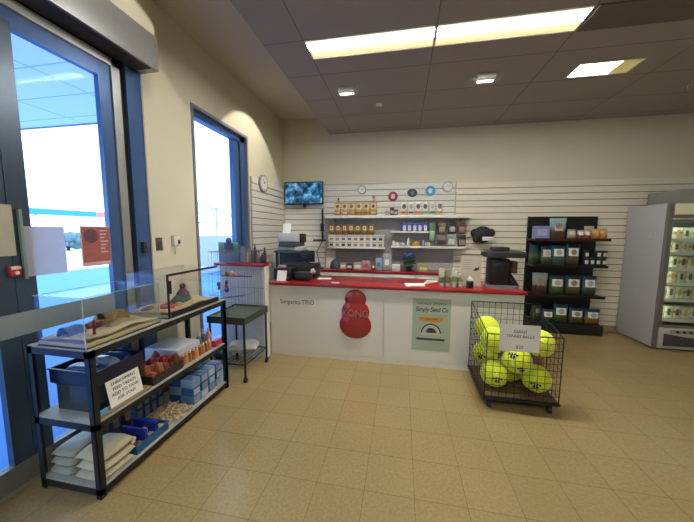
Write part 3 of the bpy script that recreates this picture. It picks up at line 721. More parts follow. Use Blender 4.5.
# display tray of paste tubes: white topped packs
t = thing('tube_display', 'pale display box of packs on the middle shelf, white topped', 'display box', (-1.87, 2.12, ZM))
part(MB().box(-2.12, -1.80, 1.985, 2.255, ZM, ZM+.125, .004), 'box_body', mat('lilac_white_box', 'b9bccc', .5), t)
part(MB().box(-2.115, -1.805, 1.99, 2.25, ZM+.125, ZM+.129), 'box_top', mat('white_top', 'd4d4dc', .5), t)
tcol = ['b24a4a', 'c99a4a', '9a7a50', 'c05a40', 'd0a860', 'a8484c', 'b88a50', '9c5a44', 'c07a58']
for i in range(9):
    y = 1.995+i*.042
    t = thing('paste_tube', f'small coloured tube standing before the white display box, {ORD[i]} from the sign', 'tube', (-1.765, y, ZM), group='paste tubes along the middle shelf front')
    part(MB().lathe([(.016, 0), (.017, .01), (.016, .06), (.015, .078), (.004, .082)], n=12), 'tube_body', mat('tube_'+tcol[i], tcol[i], .4, var=.2), t, local=True)
    part(MB().lathe([(.011, .08), (.011, .098)], n=10), 'tube_cap', mat('tube_cap_cream', 'cdbb98', .4), t, local=True)
bc = ['3d7a6c', '6a5a70', 'b8845a']
for i in range(3):
    y = 2.30+i*.07
    t = thing('squeeze_bottle', f'{["teal","purple","tan"][i]} squeeze bottle at the far end of the middle shelf', 'bottle', (-1.85, y, ZM), group='bottles at the far end of the middle shelf')
    part(MB().lathe([(.025, 0), (.029, .008), (.029, .09), (.016, .128), (.010, .138)], n=14), 'bottle_body', mat('squeeze_'+bc[i], bc[i], .4, var=.15), t, local=True)
    part(MB().lathe([(.013, .137), (.012, .165), (.005, .182)], n=10), 'bottle_cap', mat('pale_cap', 'b8b4b0', .4), t, local=True)
solo(MB().box(-1.78, -1.735, 2.385, 2.49, ZM, ZM+.06, .004), 'pink_pack', mat('pink_pack', 'b23a58', .4, var=.2), 'pink flat pack before the squeeze bottles', 'pack', (-1.755, 2.445, ZM))

# ================================================================= CAGE ON WHEELED STAND
KX0, KX1, KY0, KY1 = -1.995, -1.575, 2.635, 3.145
t = thing('cage_stand', 'black wheeled stand with a deep green tray beside the counter', 'stand', (-1.82, 2.89, 0))
for x in (KX0+.012, KX1-.012):
    for y in (KY0+.012, KY1-.012):
        lg = part(MB().rod((x, y, .055), (x, y, .69), .0125, 10), 'leg', BLACKM, t)
        cw = MB().rod((x-.012, y, .026), (x+.012, y, .026), .026, 14).box(x-.017, x+.017, y-.006, y+.006, .03, .06, .003)
        part(cw, 'caster', BLACK, lg)
tray_m = mat('dark_green_tray', '333a30', .45)
part(MB().box(KX0-.008, KX1+.008, KY0-.008, KY1+.008, .63, .642).box(KX0-.008, KX0+.006, KY0-.008, KY1+.008, .642, .705).box(KX1-.006, KX1+.008, KY0-.008, KY1+.008, .642, .705).box(KX0, KX1, KY0-.008, KY0+.006, .642, .705).box(KX0, KX1, KY1-.006, KY1+.008, .642, .705), 'tray', tray_m, t)
part(MB().box(KX0+.006, KX1-.006, KY0+.006, KY1-.006, .642, .691), 'tray_liner', mat('grey_green_liner', '4e5444', .8, var=.2), t)
b = MB()
for x in (KX0+.012, KX1-.012): b.rod((x, KY0, .19), (x, KY1, .19), .007)
for y in (KY0+.012, KY1-.012): b.rod((KX0, y, .19), (KX1, y, .19), .007)
for k in range(1, 8): b.rod((KX0+k*(KX1-KX0)/8, KY0, .19), (KX0+k*(KX1-KX0)/8, KY1, .19), .003, 6)
part(b, 'lower_rack', BLACKM, t)
t = thing('bird_cage', 'tall open wire bird cage standing on the green tray', 'cage', (-1.82, 2.89, .690))
CW = mat('pale_cage_wire', '6f7784', .4, .5)
x0, x1, y0, y1, z0, z1 = KX0+.02, KX1-.02, KY0+.02, KY1-.02, .696, 1.38
def wire_panel(a, b_, c, d, n, hs, r=.0013):
    m = MB(); a, b_, c, d = map(Vector, (a, b_, c, d))
    for k in range(n+1):
        f = k/n; m.rod(a.lerp(b_, f), d.lerp(c, f), r, 4)
    for h in hs: m.rod(a.lerp(d, h), b_.lerp(c, h), r*1.7, 5)
    return m
hs = (0, .33, .66, 1)
part(wire_panel((x0, y0, z0), (x1, y0, z0), (x1, y0, z1), (x0, y0, z1), 9, hs), 'front_wires', CW, t)
part(wire_panel((x0, y1, z0), (x1, y1, z0), (x1, y1, z1), (x0, y1, z1), 9, hs), 'back_wires', CW, t)
part(wire_panel((x0, y0, z0), (x0, y1, z0), (x0, y1, z1), (x0, y0, z1), 10, hs), 'side_wires', CW, t)
part(wire_panel((x1, y0, z0), (x1, y1, z0), (x1, y1, z1), (x1, y0, z1), 10, hs), 'side_wires', CW, t)
part(wire_panel((x0, y0, z1), (x1, y0, z1), (x1, y1, z1), (x0, y1, z1), 9, (0, .5, 1)), 'top_wires', CW, t)
pm = mat('perch_wood', '6a5a50', .7)
part(MB().rod((x0, 2.86, 1.10), (x1, 2.86, 1.10), .007), 'perch', pm, t)
part(MB().rod((x0+.03, 2.75, .86), (x0+.2, 3.0, .86), .006), 'perch', pm, t)
def toy(loc, cols_, label, top, balls):
    t = thing('bird_toy', label, 'bird toy', loc, group='toys hung in the bird cage'); v = Vector(loc)
    part(MB().rod(v, (v.x, v.y, top), .002, 5), 'hanging_cord', pm, t)
    for (dx, dz, r), cc in zip(balls, cols_):
        part(MB().ball((v.x+dx, v.y, v.z+dz), r, 10, 8, (1, 1, 1.2)), 'bead', mat('bead_'+cc, cc, .5, var=.2), t)
toy((-1.83, 2.83, 1.13), ['b89a80', '6a4a44', 'a8786a'], 'tan and brown rope toy on the cage perch', 1.375, [(0, 0, .03), (-.05, -.005, .025), (.04, -.01, .022)])
toy((-1.87, 2.80, 1.00), ['9a4450', '4a4a80', '5a3a48'], 'red and blue beaded toy hanging in the middle of the cage', 1.375, [(0, 0, .022), (0, -.045, .024), (0, .04, .018)])
toy((-1.95, 2.78, 1.02), ['5a4a78', '7a4858'], 'purple beaded toy hanging at the window side of the cage', 1.375, [(0, 0, .022), (0, -.045, .018)])
solo(pillow(MB(), -1.80, 2.98, .199, .34, .22, .11, .3, seed=51), 'plastic_sack', mat('grey_white_sack', 'b4b4b0', .5, var=.3, scale=12, bump=.5), 'crumpled grey white sack on the low rack of the stand', 'sack', (-1.80, 2.93, .197))
solo(pillow(MB(), -1.90, 2.73, .199, .2, .12, .10, -.3, seed=52), 'blue_sack', mat('slate_blue_sack', '5f708c', .4, var=.3, scale=14, bump=.4), 'small slate blue sack on the near end of the low rack', 'sack', (-1.92, 2.73, .197))

# ================================================================= COUNTERS
CF = 3.39; CB = 4.06; CL, CRx = -1.655, 1.355; CT = .955
t = thing('sales_counter', 'long white sales counter with a glossy red top', 'counter', (0, 3.7, 0))
part(MB().box(CL+.01, -.194, CF, CF+.02, .06, CT-.035), 'front_panel', WHITE, t)
part(MB().box(-.184, CRx-.02, CF, CF+.02, .06, CT-.035), 'front_panel', WHITE, t)
part(MB().box(CL+.01, CRx-.02, CF+.0015, CF+.02, 0, .058), 'kick_board', WHITE, t)
part(MB().box(CL+.01, CL+.03, CF+.02, CB-.05, 0, CT-.035).box(CRx-.04, CRx-.02, CF+.02, CB-.05, 0, CT-.035).box(CL+.03, CRx-.04, CF+.02, CB-.05, .45, .47).box(CL+.03, CRx-.04, CF+.021, CF+.034, .0, CT-.035), 'carcass', WHITE, t)
part(MB().box(CL, CRx, CF-.035, CB, CT-.035, CT, .006), 'counter_top', RED, t)
t = thing('raised_counter', 'raised white counter end with a red ledge by the window', 'counter', (-1.92, 3.3, 0))
part(MB().box(XL+.012, -1.668, 3.235, 3.25, 0, 1.165), 'front_panel', mat('grey_blue_panel', 'bcc0cc', .5), t)
part(MB().box(-1.668, -1.641, 3.235, CF-.04, 0, 1.165).box(XL+.012, -1.668, CF-.055, CF-.04, 0, 1.165), 'end_panel', WHITE, t)
part(MB().box(XL-.055, -1.635, 3.215, CF-.036, 1.165, 1.205, .005), 'ledge', RED, t)
t = thing('back_counter', 'low white drawer counter with a red top against the back wall', 'counter', (-.45, 5.1, 0))
part(MB().box(-1.56, .665, 4.93, 5.28, 0, .885), 'carcass', WHITE, t)
for i in range(5):
    x = -1.55+i*.443
    dr = part(MB().box(x+.004, x+.437, 4.915, 4.929, .70, .875, .003), 'drawer', WHITE, t)
    part(MB().rod((x+.17, 4.905, .80), (x+.27, 4.905, .80), .005, 8).rod((x+.17, 4.905, .80), (x+.17, 4.916, .80), .004, 6).rod((x+.27, 4.905, .80), (x+.27, 4.916, .80), .004, 6), 'drawer_handle', ALU, dr)
    part(MB().box(x+.004, x+.437, 4.915, 4.929, .08, .69, .003), 'cupboard_door', WHITE, t)
part(MB().box(-1.58, .69, 4.90, 5.285, .885, .92, .005), 'counter_top', RED, t)
BZ = .92
# lettering, poster and logo on the counter front
text('counter_lettering', 'Simparica TRIO', .082, INK, (-1.285, CF-.0015, .705), RX, None, sx=.86)
tag(bpy.data.objects['counter_lettering'], 'dark brand lettering at the left end of the white counter front', 'lettering')
t = thing('toy_logo', 'red three-lobed rubber toy logo on the counter front', 'logo', (-.535, CF, .29))
pr = []
for i in range(41):
    a = i/40; z = a*.61
    r1 = max(0, 1-((z-.165)/.172)**2)**.5*.198 if abs(z-.165) < .172 else 0
    r2 = max(0, 1-((z-.335)/.15)**2)**.5*.172 if abs(z-.335) < .15 else 0
    r3 = max(0, 1-((z-.49)/.122)**2)**.5*.132 if abs(z-.49) < .122 else 0
    pr.append((max(.012, r1, r2, r3), z))
lb_ = MB().lathe(pr, n=40, sc=(1, .22))
for v in lb_.bm.verts: v.co.y = min(v.co.y, -.001)
bmesh.ops.remove_doubles(lb_.bm, verts=lb_.bm.verts, dist=1e-5)
part(lb_, 'logo_body', mat('logo_red', '980f20', .2, var=.06, coat=.8), t, local=True)
text('logo_lettering', 'KONG', .115, mat('logo_pink_grey', 'ac5c66', .5), (-.535, CF-.0385, .61), RX, t, sx=.94)
t.children[-1].data.extrude = .003; t.children[-1].data.offset = .003
t = thing('counter_poster', 'sage green bird seed poster on the counter front', 'poster', (.362, CF, .21))
SAGE = mat('sage_poster', 'a8b29e', .6, var=.05)
px0, px1, pz0, pz1 = .147, .577, .205, .832
part(MB().box(px0, px1, CF-.003, CF-.0005, pz0, pz1), 'poster_sheet', SAGE, t)
cx = (px0+px1)/2; PY = CF-.0036
text('poster_lettering', 'LOCALLY GROWN', .036, INK, (cx, PY, .772), RX, t, sx=1.05)
o = text('poster_title', "Simply Seed Co", .072, INK, (cx, PY, .70), RX, t, sx=.80); o.data.shear = .25; o.data.offset = .0012
part(MB().box(cx-.17, cx+.17, CF-.0036, CF-.003, .628, .634), 'rule_line', mat('poster_line', '8a967c', .6), t)
part(MB().prism([(cx-.13, CF-.0032, .565), (cx-.15, CF-.0032, .608), (cx+.14, CF-.0032, .612), (cx+.12, CF-.0032, .562), (cx+.03, CF-.0032, .548)], (0, -.0006, 0)), 'orange_banner', mat('poster_orange', 'c8903a', .6), t)
text('banner_lettering', 'PREMIUM', .03, mat('brown_ink', '6b4a1c', .7), (cx, CF-.0042, .586), RX, t, sx=1.1)
def arc(r0, r1, zc):
    pts = [(cx+r1*math.cos(a*PI/16), CF-.0032, zc+r1*math.sin(a*PI/16)) for a in range(17)]+[(cx+r0*math.cos(a*PI/16), CF-.0032, zc+r0*math.sin(a*PI/16)) for a in range(16, -1, -1)]
    m = MB()
    for i in range(16):
        m.quad(pts[i], pts[i+1], pts[33-i-1], pts[33-i])
    return m
part(arc(.100, .114, .42), 'badge_arch', INK, t)
part(arc(.055, .098, .42), 'badge_band', mat('badge_pale', 'c2bfae', .6), t)
part(arc(.0, .062, .425), 'badge_picture', mat('badge_picture', '4a4240', .6, var=.8, scale=60), t)
part(MB().box(cx-.115, cx+.115, CF-.0036, CF-.003, .398, .416), 'badge_foot', mat('badge_pale', 'c2bfae', .6), t)
part(MB().box(cx-.165, cx+.155, CF-.0036, CF-.003, .332, .358), 'dark_strip', mat('dark_green_strip', '33402c', .6), t)
m = MB()
for i, w in enumerate((.15, .13, .10, .12)): m.box(cx-w, cx+w, CF-.0036, CF-.003, .30-i*.022, .303-i*.022)
part(m, 'small_print', mat('poster_line', '8a967c', .6), t)

# ---- things on the front counter, left: till
def T(px, py, y): return P(px, py, 'y', y)
t = thing('receipt_printer', 'black receipt printer with a white ticket at the left counter end', 'printer', (-1.52, 3.60, CT))
part(MB().box(-1.645, -1.41, 3.50, 3.72, CT, CT+.16, .012), 'printer_body', BLACK, t)
part(MB().grid(lambda u, v: (-1.585+.13*u, 3.452+.045*v, CT+.004+.13*v), 4, 6), 'paper_ticket', PAPER, t)
t = thing('cash_drawer', 'wide black cash drawer unit on the counter behind the ticket printer', 'cash drawer', (-1.32, 3.80, CT))
part(MB().box(-1.645, -1.16, 3.73, 4.04, CT, CT+.19, .008), 'drawer_body', BLACK, t)
part(MB().box(-1.62, -1.18, 3.722, 3.731, CT+.02, CT+.17, .003), 'drawer_front', BLACKM, t)
t = thing('eftpos_terminal', 'dark payment terminal on the counter with a pale round end', 'payment terminal', (-1.28, 3.62, CT))
part(MB().box(-1.385, -1.16, 3.53, 3.68, CT, CT+.105, .02, rot=Matrix.Rotation(-.12, 3, 'Z')), 'terminal_body', mat('dark_terminal', '1f2024', .5), t)
part(MB().box(-1.34, -1.22, 3.55, 3.66, CT+.104, CT+.108, rot=Matrix.Rotation(-.12, 3, 'Z')), 'keypad', mat('keypad_grey', '3c3a3c', .6), t)
part(MB().rod((-1.15, 3.60, CT+.115), (-1.12, 3.60, CT+.13), .035, 16).rod((-1.2, 3.61, CT+.08), (-1.15, 3.60, CT+.118), .012), 'handset_end', mat('pale_handset', 'c4c0c0', .4), t)
t = thing('till_monitor', 'small black square till screen standing behind the terminal', 'monitor', (-1.30, 3.88, CT+.191))
part(MB().box(-1.36, -1.24, 3.84, 3.93, CT+.191, CT+.20, .003).box(-1.315, -1.285, 3.88, 3.895, CT+.20, CT+.24), 'monitor_stand', BLACK, t)
part(MB().box(-1.395, -1.195, 3.855, 3.88, CT+.215, CT+.375, .006), 'screen_housing', BLACK, t)
part(MB().box(-1.382, -1.208, 3.8535, 3.856, CT+.228, CT+.362), 'screen', mat('screen_navy', '161a2c', .15), t)
PYD = 4.15
pL, pR, pT, pB = P(277, 240, 'y', PYD).x, P(301, 240, 'y', PYD).x, P(289, 233, 'y', PYD).z, P(289, 250.5, 'y', PYD).z
t = thing('office_printer', 'boxy grey white office printer with paper standing in its tray', 'printer', ((pL+pR)/2, PYD+.12, pB))
hP = pT-pB
part(MB().box(pL, pR, PYD+.01, PYD+.27, pB+.001, pB+hP*.22, .008).box(pL+.01, pR-.03, PYD, PYD+.26, pB+hP*.5, pT, .012), 'printer_body', mat('printer_white', 'c0beb6', .4), t)
part(MB().box(pL+.02, pR-.03, PYD+.02, PYD+.25, pB+hP*.22, pB+hP*.5), 'printer_middle', mat('printer_grey', '5d5a58', .4), t)
part(MB().box(pL+.05, pR-.07, PYD-.06, PYD+.02, pB+hP*.24, pB+hP*.30).box(pR-.03, pR-.005, PYD+.02, PYD+.26, pB+hP*.45, pT-.01, .004), 'output_tray', BLACK, t)
part(MB().box(pL+.0, pL+.14, PYD+.22, PYD+.224, pT-.02, pT+.15, rot=Matrix.Rotation(-.2, 3, 'X')), 'paper_sheet', PAPER, t)
t = thing('printer_table', 'dark side cabinet holding the office printer behind the counter', 'cabinet', ((pL+pR)/2, PYD+.13, 0))
part(MB().box(pL-.03, pR+.02, PYD-.05, PYD+.3, pB-.035, pB, .004), 'table_top', mat('dark_grey_top', '4a4646', .5), t)
for x in (pL-.015, pR-.03):
    for y in (PYD-.03, PYD+.25): part(MB().box(x, x+.035, y, y+.035, 0, pB-.035), 'leg', BLACKM, t)
part(MB().box(pL+.03, pR-.04, PYD+.01, PYD+.24, .6, pB-.036), 'cupboard_box', mat('teal_black', '182a2e', .5), t)
solo(MB().box(-2.18, -1.98, 4.6, 4.75, .95, 1.22, .01), 'wall_dispenser', WHITE, 'pale box on the left wall behind the raised counter', 'dispenser', (-2.1, 4.68, .95))
# raised ledge goods
LZ = 1.206
t = thing('picture_display', 'small landscape picture panel standing on the red ledge', 'picture', (-2.13, 3.31, LZ))
part(MB().box(-2.30, -2.03, 3.30, 3.312, LZ, LZ+.25), 'panel', mat_bands('display_picture', [(0, '5c648c'), (.45, '6a7090'), (.6, '4c7a50'), (.8, '5d8a62'), (1, '9ab4c8')], scale=5, blot=.2), t)
part(MB().ball((-2.15, 3.296, LZ+.265), .042, 12, 8, (1, .3, 1)).box(-2.215, -2.09, 3.294, 3.3, LZ+.14, LZ+.235, .002), 'figure_cutout', mat('figure_dark', '4a4a66', .6, var=.3), t)
t = thing('acrylic_holder', 'clear acrylic leaflet holder standing on the red ledge', 'leaflet holder', (-1.96, 3.30, LZ))
part(MB().box(-1.995, -1.91, 3.30, 3.304, LZ, LZ+.24).box(-1.995, -1.91, 3.26, 3.264, LZ, LZ+.10).box(-1.995, -1.91, 3.264, 3.30, LZ, LZ+.003), 'holder', TANKG, t)
part(MB().box(-1.985, -1.92, 3.290, 3.298, LZ+.004, LZ+.20), 'leaflet', mat('leaflet_lilac', '8f90ac', .6, var=.4, scale=25), t)
cc = ['b9a08c', '6c5450', '2a2a30', '8a7468', '1d1d22', '3a3438']
for i, (x, h) in enumerate(((-1.885, .17), (-1.84, .15), (-1.795, .24), (-1.75, .15), (-1.70, .12), (-1.665, .19))):
    t = thing('ledge_bottle', f'small {["tan","brown","tall black","taupe","short black","dark grey"][i]} bottle on the red ledge, {ORD[i]} from the window', 'bottle', (x, 3.30, LZ), group='small bottles along the red ledge')
    part(MB().lathe([(.021, 0), (.0235, .006), (.0235, h*.6), (.009, h*.8), (.008, h*.86)], n=12), 'bottle_body', mat('ledge_'+cc[i], cc[i], .4, var=.2), t, local=True)
    part(MB().lathe([(.010, h*.85), (.010, h)], n=10), 'bottle_cap', BLACK if i % 2 else mat('cap_beige', 'a8988a', .4), t, local=True)
solo(MB().box(-1.60, -1.50, 3.52, 3.60, CT+.161, CT+.195, .006), 'ticket_book', mat('red_white_book', 'b89490', .5, var=.3), 'small red and white pad on the receipt printer', 'pad', (-1.55, 3.56, CT+.161))
solo(MB().grid(lambda u, v: (-1.12+.19*u, 3.70+.13*v, CT+.002+.002*u*v), 3, 3), 'paper_sheet', PAPER, 'white sheet lying on the red top beside the terminal', 'paper', (-1.02, 3.76, CT))
solo(MB().grid(lambda u, v: (-.86+.10*u, 3.44+.09*v, CT+.0015), 3, 3), 'paper_slip', PAPER, 'small white slip at the front edge of the red top', 'paper', (-.81, 3.48, CT))
q0 = P(405, 287.0, 'z', CT); q1 = P(425, 281, 'z', CT)
solo(MB().box(q0.x, q0.x+.23, CF+.06, CF+.22, CT, CT+.012, .002, rot=Matrix.Rotation(.1, 3, 'Z')), 'paper_pad', PAPER, 'white pad of paper on the middle of the red top', 'paper', (q0.x+.12, CF+.14, CT))
solo(MB().box(q0.x+.015, q0.x+.065, CF+.0, CF+.035, CT, CT+.01, .002), 'pink_note', mat('pink_note', 'e0a8b8', .7), 'tiny pink note before the white pad', 'note', (q0.x+.04, CF+.02, CT))
# ---- right half of the counter
t = thing('folded_card', 'folded red and white card lying beside the small boxes', 'card', (.37, 3.55, CT))
part(MB().prism([(.28, 3.50, CT), (.47, 3.50, CT), (.44, 3.50, CT+.055)], (0, .10, 0)), 'red_side', mat('orange_red_card', 'd8452e', .5), t)
part(MB().prism([(.27, 3.505, CT+.012), (.43, 3.505, CT+.058), (.32, 3.505, CT+.06)], (0, .09, 0)), 'white_side', PAPER, t)
GB_ = mat_bands('green_black_box', [(0, 'a8a494'), (.45, '8f927c'), (.55, '2c3526'), (.8, '566a3e'), (1, '2c3526')], blot=.1)
GL_ = mat_bands('green_pale_box', [(0, 'b8b4a0'), (.4, '6d7060'), (.55, 'a8b890'), (.8, '4c6a3a'), (1, '7a8a60')], blot=.1)
random.seed(9)
spots = [(.475, 3.52, .105, .055, GB_), (.545, 3.52, .105, .055, GB_), (.615, 3.53, .095, .055, GL_), (.685, 3.53, .095, .055, GL_), (.49, 3.64, .20, .06, mat('cream_box', 'c0b498', .5, var=.3, scale=30)), (.565, 3.65, .19, .06, mat('brown_green_box', '8c8464', .5, var=.4, scale=30)), (.645, 3.65, .20, .055, mat('white_box', 'd0cabc', .5, var=.2, scale=30))]
bl_ = ['dark green box on the counter front, nearest the red card', 'dark green box on the counter front, second from the red card', 'pale green box on the counter front, third from the red card', 'pale green box on the counter front, beside the white topped bottle', 'cream box standing behind the dark green boxes', 'brown green box standing behind the small boxes', 'white box standing behind the pale green boxes']
for (x, y, h, w, m), lb in zip(spots, bl_):
    t = thing('product_box', lb, 'box', (x, y, CT), group='small product boxes on the counter')
    part(MB().box(x-w/2, x+w/2, y-.03, y+.03, CT, CT+h, .002), 'box_body', m, t)
    part(MB().box(x-w/2+.012, x+w/2-.012, y-.0312, y-.030, CT+.012, CT+h*.42), 'box_label', mat('box_label_pale', 'bdb8a8', .6, var=.25, scale=50), t)
solo(MB().box(.60, .70, 3.50, 3.56, CT+.0955, CT+.125, .006), 'lidded_tub', mat('olive_tub', '6f7a56', .5, var=.3), 'small olive tub lying on the pale green boxes', 'tub', (.65, 3.53, CT+.0955))
t = thing('pill_bottle', 'black bottle with a white cap before the clear sign', 'bottle', (.79, 3.50, CT))
part(MB().lathe([(.036, 0), (.04, .006), (.04, .075), (.03, .085)], n=20), 'bottle_body', BLACK, t, local=True)
part(MB().lathe([(.028, .084), (.03, .09), (.03, .11), (.012, .125), (.01, .135)], n=16), 'bottle_cap', WHITEP, t, local=True)
t = thing('counter_sign', 'pale printed sign board standing on the counter beside the black bin', 'sign', (.815, 3.60, CT))
part(MB().box(.70, .935, 3.60, 3.606, CT, CT+.375), 'sign_board', mat('pale_sign', 'c2baa8', .5, var=.08, scale=8), t)
part(MB().box(.70, .935, 3.595, 3.611, CT+.375, CT+.388), 'top_rail', mat('brown_rail', '6f5e44', .5), t)
part(MB().box(.86, .905, 3.5985, 3.60, CT+.20, CT+.225).box(.845, .89, 3.5985, 3.60, CT+.19, CT+.205).rod((.895, 3.599, CT+.225), (.91, 3.599, CT+.235), .006, 6), 'dog_silhouette', INK, t)
m = MB()
for i in range(5): m.box(.725, .83-.012*(i % 2), 3.5985, 3.60, CT+.31-i*.026, CT+.318-i*.026)
part(m, 'text_lines', mat('faint_text', 'aaa28e', .7), t)
# black lidded treat bin
t = thing('treat_bin', 'tall clear bin of dark goods with a thick black lid', 'bin', (1.165, 3.62, CT))
b0 = [(.985, 3.50), (1.36, 3.50), (1.36, 3.76), (.985, 3.76)]
def ring(z, inset):
    x0, x1, y0, y1 = .965+inset, 1.375-inset, 3.485+inset, 3.78-inset; c = .06
    return [(x0+c, y0, z), (x1-c, y0, z), (x1, y0+c, z), (x1, y1-c, z), (x1-c, y1, z), (x0+c, y1, z), (x0, y1-c, z), (x0, y0+c, z)]
def loft(rs):
    m = MB(); vs = [[m.bm.verts.new(Vector(p)) for p in r] for r in rs]
    for a, b_ in zip(vs, vs[1:]):
        for i in range(8): m.bm.faces.new((a[i], a[(i+1) % 8], b_[(i+1) % 8], b_[i]))
    m.bm.faces.new(vs[0][::-1]); m.bm.faces.new(vs[-1]); return m
part(loft([ring(CT, .03), ring(CT+.035, .03)]), 'bin_base', mat('grey_base', '7c8088', .3), t)
part(loft([ring(CT+.036, .032), ring(CT+.36, .008)]), 'clear_body', TANKG, t)
part(loft([ring(CT+.36, -.012), ring(CT+.38, -.016), ring(CT+.415, -.012), ring(CT+.43, .02)]), 'lid', mat('lid_black', '232224', .5), t)
part(MB().box(1.04, 1.22, 3.55, 3.72, CT+.425, CT+.475, .018), 'lid_grip', mat('lid_black', '232224', .5), t)
part(MB().box(1.015, 1.225, 3.54, 3.74, CT+.04, CT+.345, .02), 'dark_filling', mat('dark_navy_goods', '11131c', .5, var=.4, scale=12), t)
part(MB().prism([(1.225, 3.54, CT+.04), (1.33, 3.54, CT+.04), (1.225, 3.54, CT+.20)], (0, .19, 0)), 'dark_wedge', BLACK, t)
part(MB().box(1.265, 1.325, 3.60, 3.72, CT+.17, CT+.31, .008), 'brown_pack', mat('brown_goods', '6a4c30', .5, var=.4, scale=30), t)
part(MB().ball((1.09, 3.535, CT+.28), .05, 10, 8, (1, .3, .8)), 'blue_pack', mat('deep_blue_goods', '1c2450', .4), t)

# ================================================================= BACK WALL DISPLAY
SF = 5.02                                                    # front of the shelves
def shelf(x0, x1, z, label, depth=.27, th=.03, br=True):
    t = thing('wall_shelf', label, 'shelf', ((x0+x1)/2, YB-.16, z))
    part(MB().box(x0, x1, YB-.047-depth+.0, YB-.047, z-th, z, .002), 'shelf_board', WHITEP, t)
    if br:
        for x in (x0+.12, x1-.14):
            part(MB().prism([(x, YB-.047, z-th), (x, YB-.047, z-th-.06), (x, YB-.047-depth*.6, z-th)], (.008, 0, 0)), 'bracket', mat('bracket_grey', '57585c', .4, .4), t)
    return z
Z1 = P(400, 215, 'y', SF).z
Z2 = P(350, 234.8, 'y', SF).z
Z3 = P(350, 247.5, 'y', SF).z
Z4 = P(410, 231.3, 'y', SF).z
Z5 = P(430, 246.6, 'y', SF).z
def bx(px, y=SF): return P(px, 230, 'y', y).x
shelf(bx(325.5), bx(471), Z1, 'long white top shelf across the back wall display', th=.05)
shelf(bx(327), bx(384.5), Z2, 'white shelf of small gold bags under the long top shelf', br=False, th=.012, depth=.22)
shelf(bx(327), bx(384.5), Z3, 'lower white shelf holding the white cartons, behind the counter', br=False, th=.02)
shelf(bx(391.5), bx(429.5), Z4, 'short white shelf of blue and white bottles', th=.025, br=False)
shelf(bx(391.5), bx(467), Z5, 'white lower right shelf of mixed bottles and tubs', th=.03)
GOLD = mat_bands('gold_bag', [(0, '94682a'), (.2, 'b8883e'), (.45, 'c8a060'), (.55, 'd4b27a'), (.8, 'cca868'), (1, 'a8803c')], blot=.15)
GOLD2 = mat_bands('gold_small_bag', [(0, '6a4c20'), (.35, '8a6428'), (.5, 'b08c50'), (.75, '7a5824'), (1, '4c3a1c')], blot=.15)
CREAM = mat('cream_label', 'd8c8a4', .6, var=.12, scale=40); BROWNP = mat('brown_picture', '7c5430', .6, var=.4, scale=60); PINKL = mat('pink_label', 'c890a0', .6, var=.2, scale=40)
SY = SF+.075
w = (bx(376.5)-bx(333.5))/6; h = P(350, 200.5, 'y', SF).z-P(350, 213.5, 'y', SF).z
for i in range(6):
    pouch(w*.97, h, .11, GOLD, f'gold kraft food bag, {ORD[i]} from the left on the top shelf', 'food bag', (bx(333.5)+w*(i+.5), SY, Z1), 'gold food bags on the top shelf', panel=CREAM, spot=BROWNP, panel_r=(-.8, .8, .48, .93), spot_r=(-.45, .45, .55, .86), strip=[CREAM, CREAM, PINKL, GOLD2, GOLD2, CREAM][i], name='gold_bag')
w2 = (bx(374.5)-bx(327.5))/7; h2 = P(350, 224, 'y', SF).z-Z2
for i in range(7):
    pouch(w2*.93, h2, .09, GOLD2, f'small dark gold bag, {ORD[i]} from the left under the top shelf', 'food bag', (bx(327.5)+w2*(i+.5), SY, Z2), 'small gold bags on the second shelf', panel=CREAM, spot=BROWNP, panel_r=(-.5, .5, .45, .82), spot_r=(-.25, .25, .52, .74), name='gold_bag')
# white cartons, two rows
nb = 9; x0 = bx(328); w3 = (bx(384)-x0)/nb; hh = (Z2-.014-Z3)/2
spc = ['5a4a44', '8a8480', '3a3434', '4a4444', '9a8a70', 'a89870', '6a7a90', '586a88', '9c8c6c']
proto = None
for j in range(2):
    for i in range(nb):
        lb = f'small white carton, {ORD[i]} from the left, {"upper" if j else "lower"} row under the gold bags'
        x = x0+w3*(i+.5); z = Z3+j*hh
        t = thing('white_carton', lb, 'carton', (x, SY, z), group='white cartons in two rows under the gold bags')
        part(MB().box(-w3*.47, w3*.47, -.05, .05, 0, hh*.96, .002), 'carton_body', WHITEP, t, local=True)
        part(MB().box(-w3*.28, w3*.26, -.0515, -.05, hh*.22, hh*.62).box(-w3*.4, w3*.4, -.0512, -.05, hh*.78, hh*.86), 'carton_print', mat('carton_print_'+spc[(i+j*4) % 9], spc[(i+j*4) % 9], .6, var=.4, scale=50), t, local=True)
# tiny ornaments on the top shelf
def figurine(px, z, y, h, m, m2, label):
    x = bx(px, y); t = thing('dog_figurine', label, 'figurine', (x, y, z))
    part(MB().ball((0, 0, h*.32), h*.26, 12, 8, (.9, 1.2, 1)).rod((-.012, -h*.22, 0), (-.012, -h*.18, h*.3), h*.07, 8).rod((.012, -h*.22, 0), (.012, -h*.18, h*.3), h*.07, 8).ball((0, .05*h, h*.12), h*.2, 10, 6, (1.1, 1.2, .62)), 'body', m, t, local=True)
    part(MB().ball((0, -h*.15, h*.72), h*.2, 12, 8).ball((0, -h*.33, h*.66), h*.1, 8, 6).ball((-h*.17, -h*.1, h*.86), h*.08, 8, 6, (.6, .6, 1.3)).ball((h*.17, -h*.1, h*.86), h*.08, 8, 6, (.6, .6, 1.3)), 'head', m2, t, local=True)
zt = Z1+h
figurine(338.5, zt, SY, .09, mat('fig_tan', 'a08a68', .6), mat('fig_brown', '5c4a3a', .6), 'little tan dog figurine on top of the left gold bags')
figurine(373.5, zt, SY, .12, mat('fig_cream', 'cbbfa8', .6), mat('fig_rust', 'b08a70', .6), 'little cream dog figurine on top of the right gold bags')
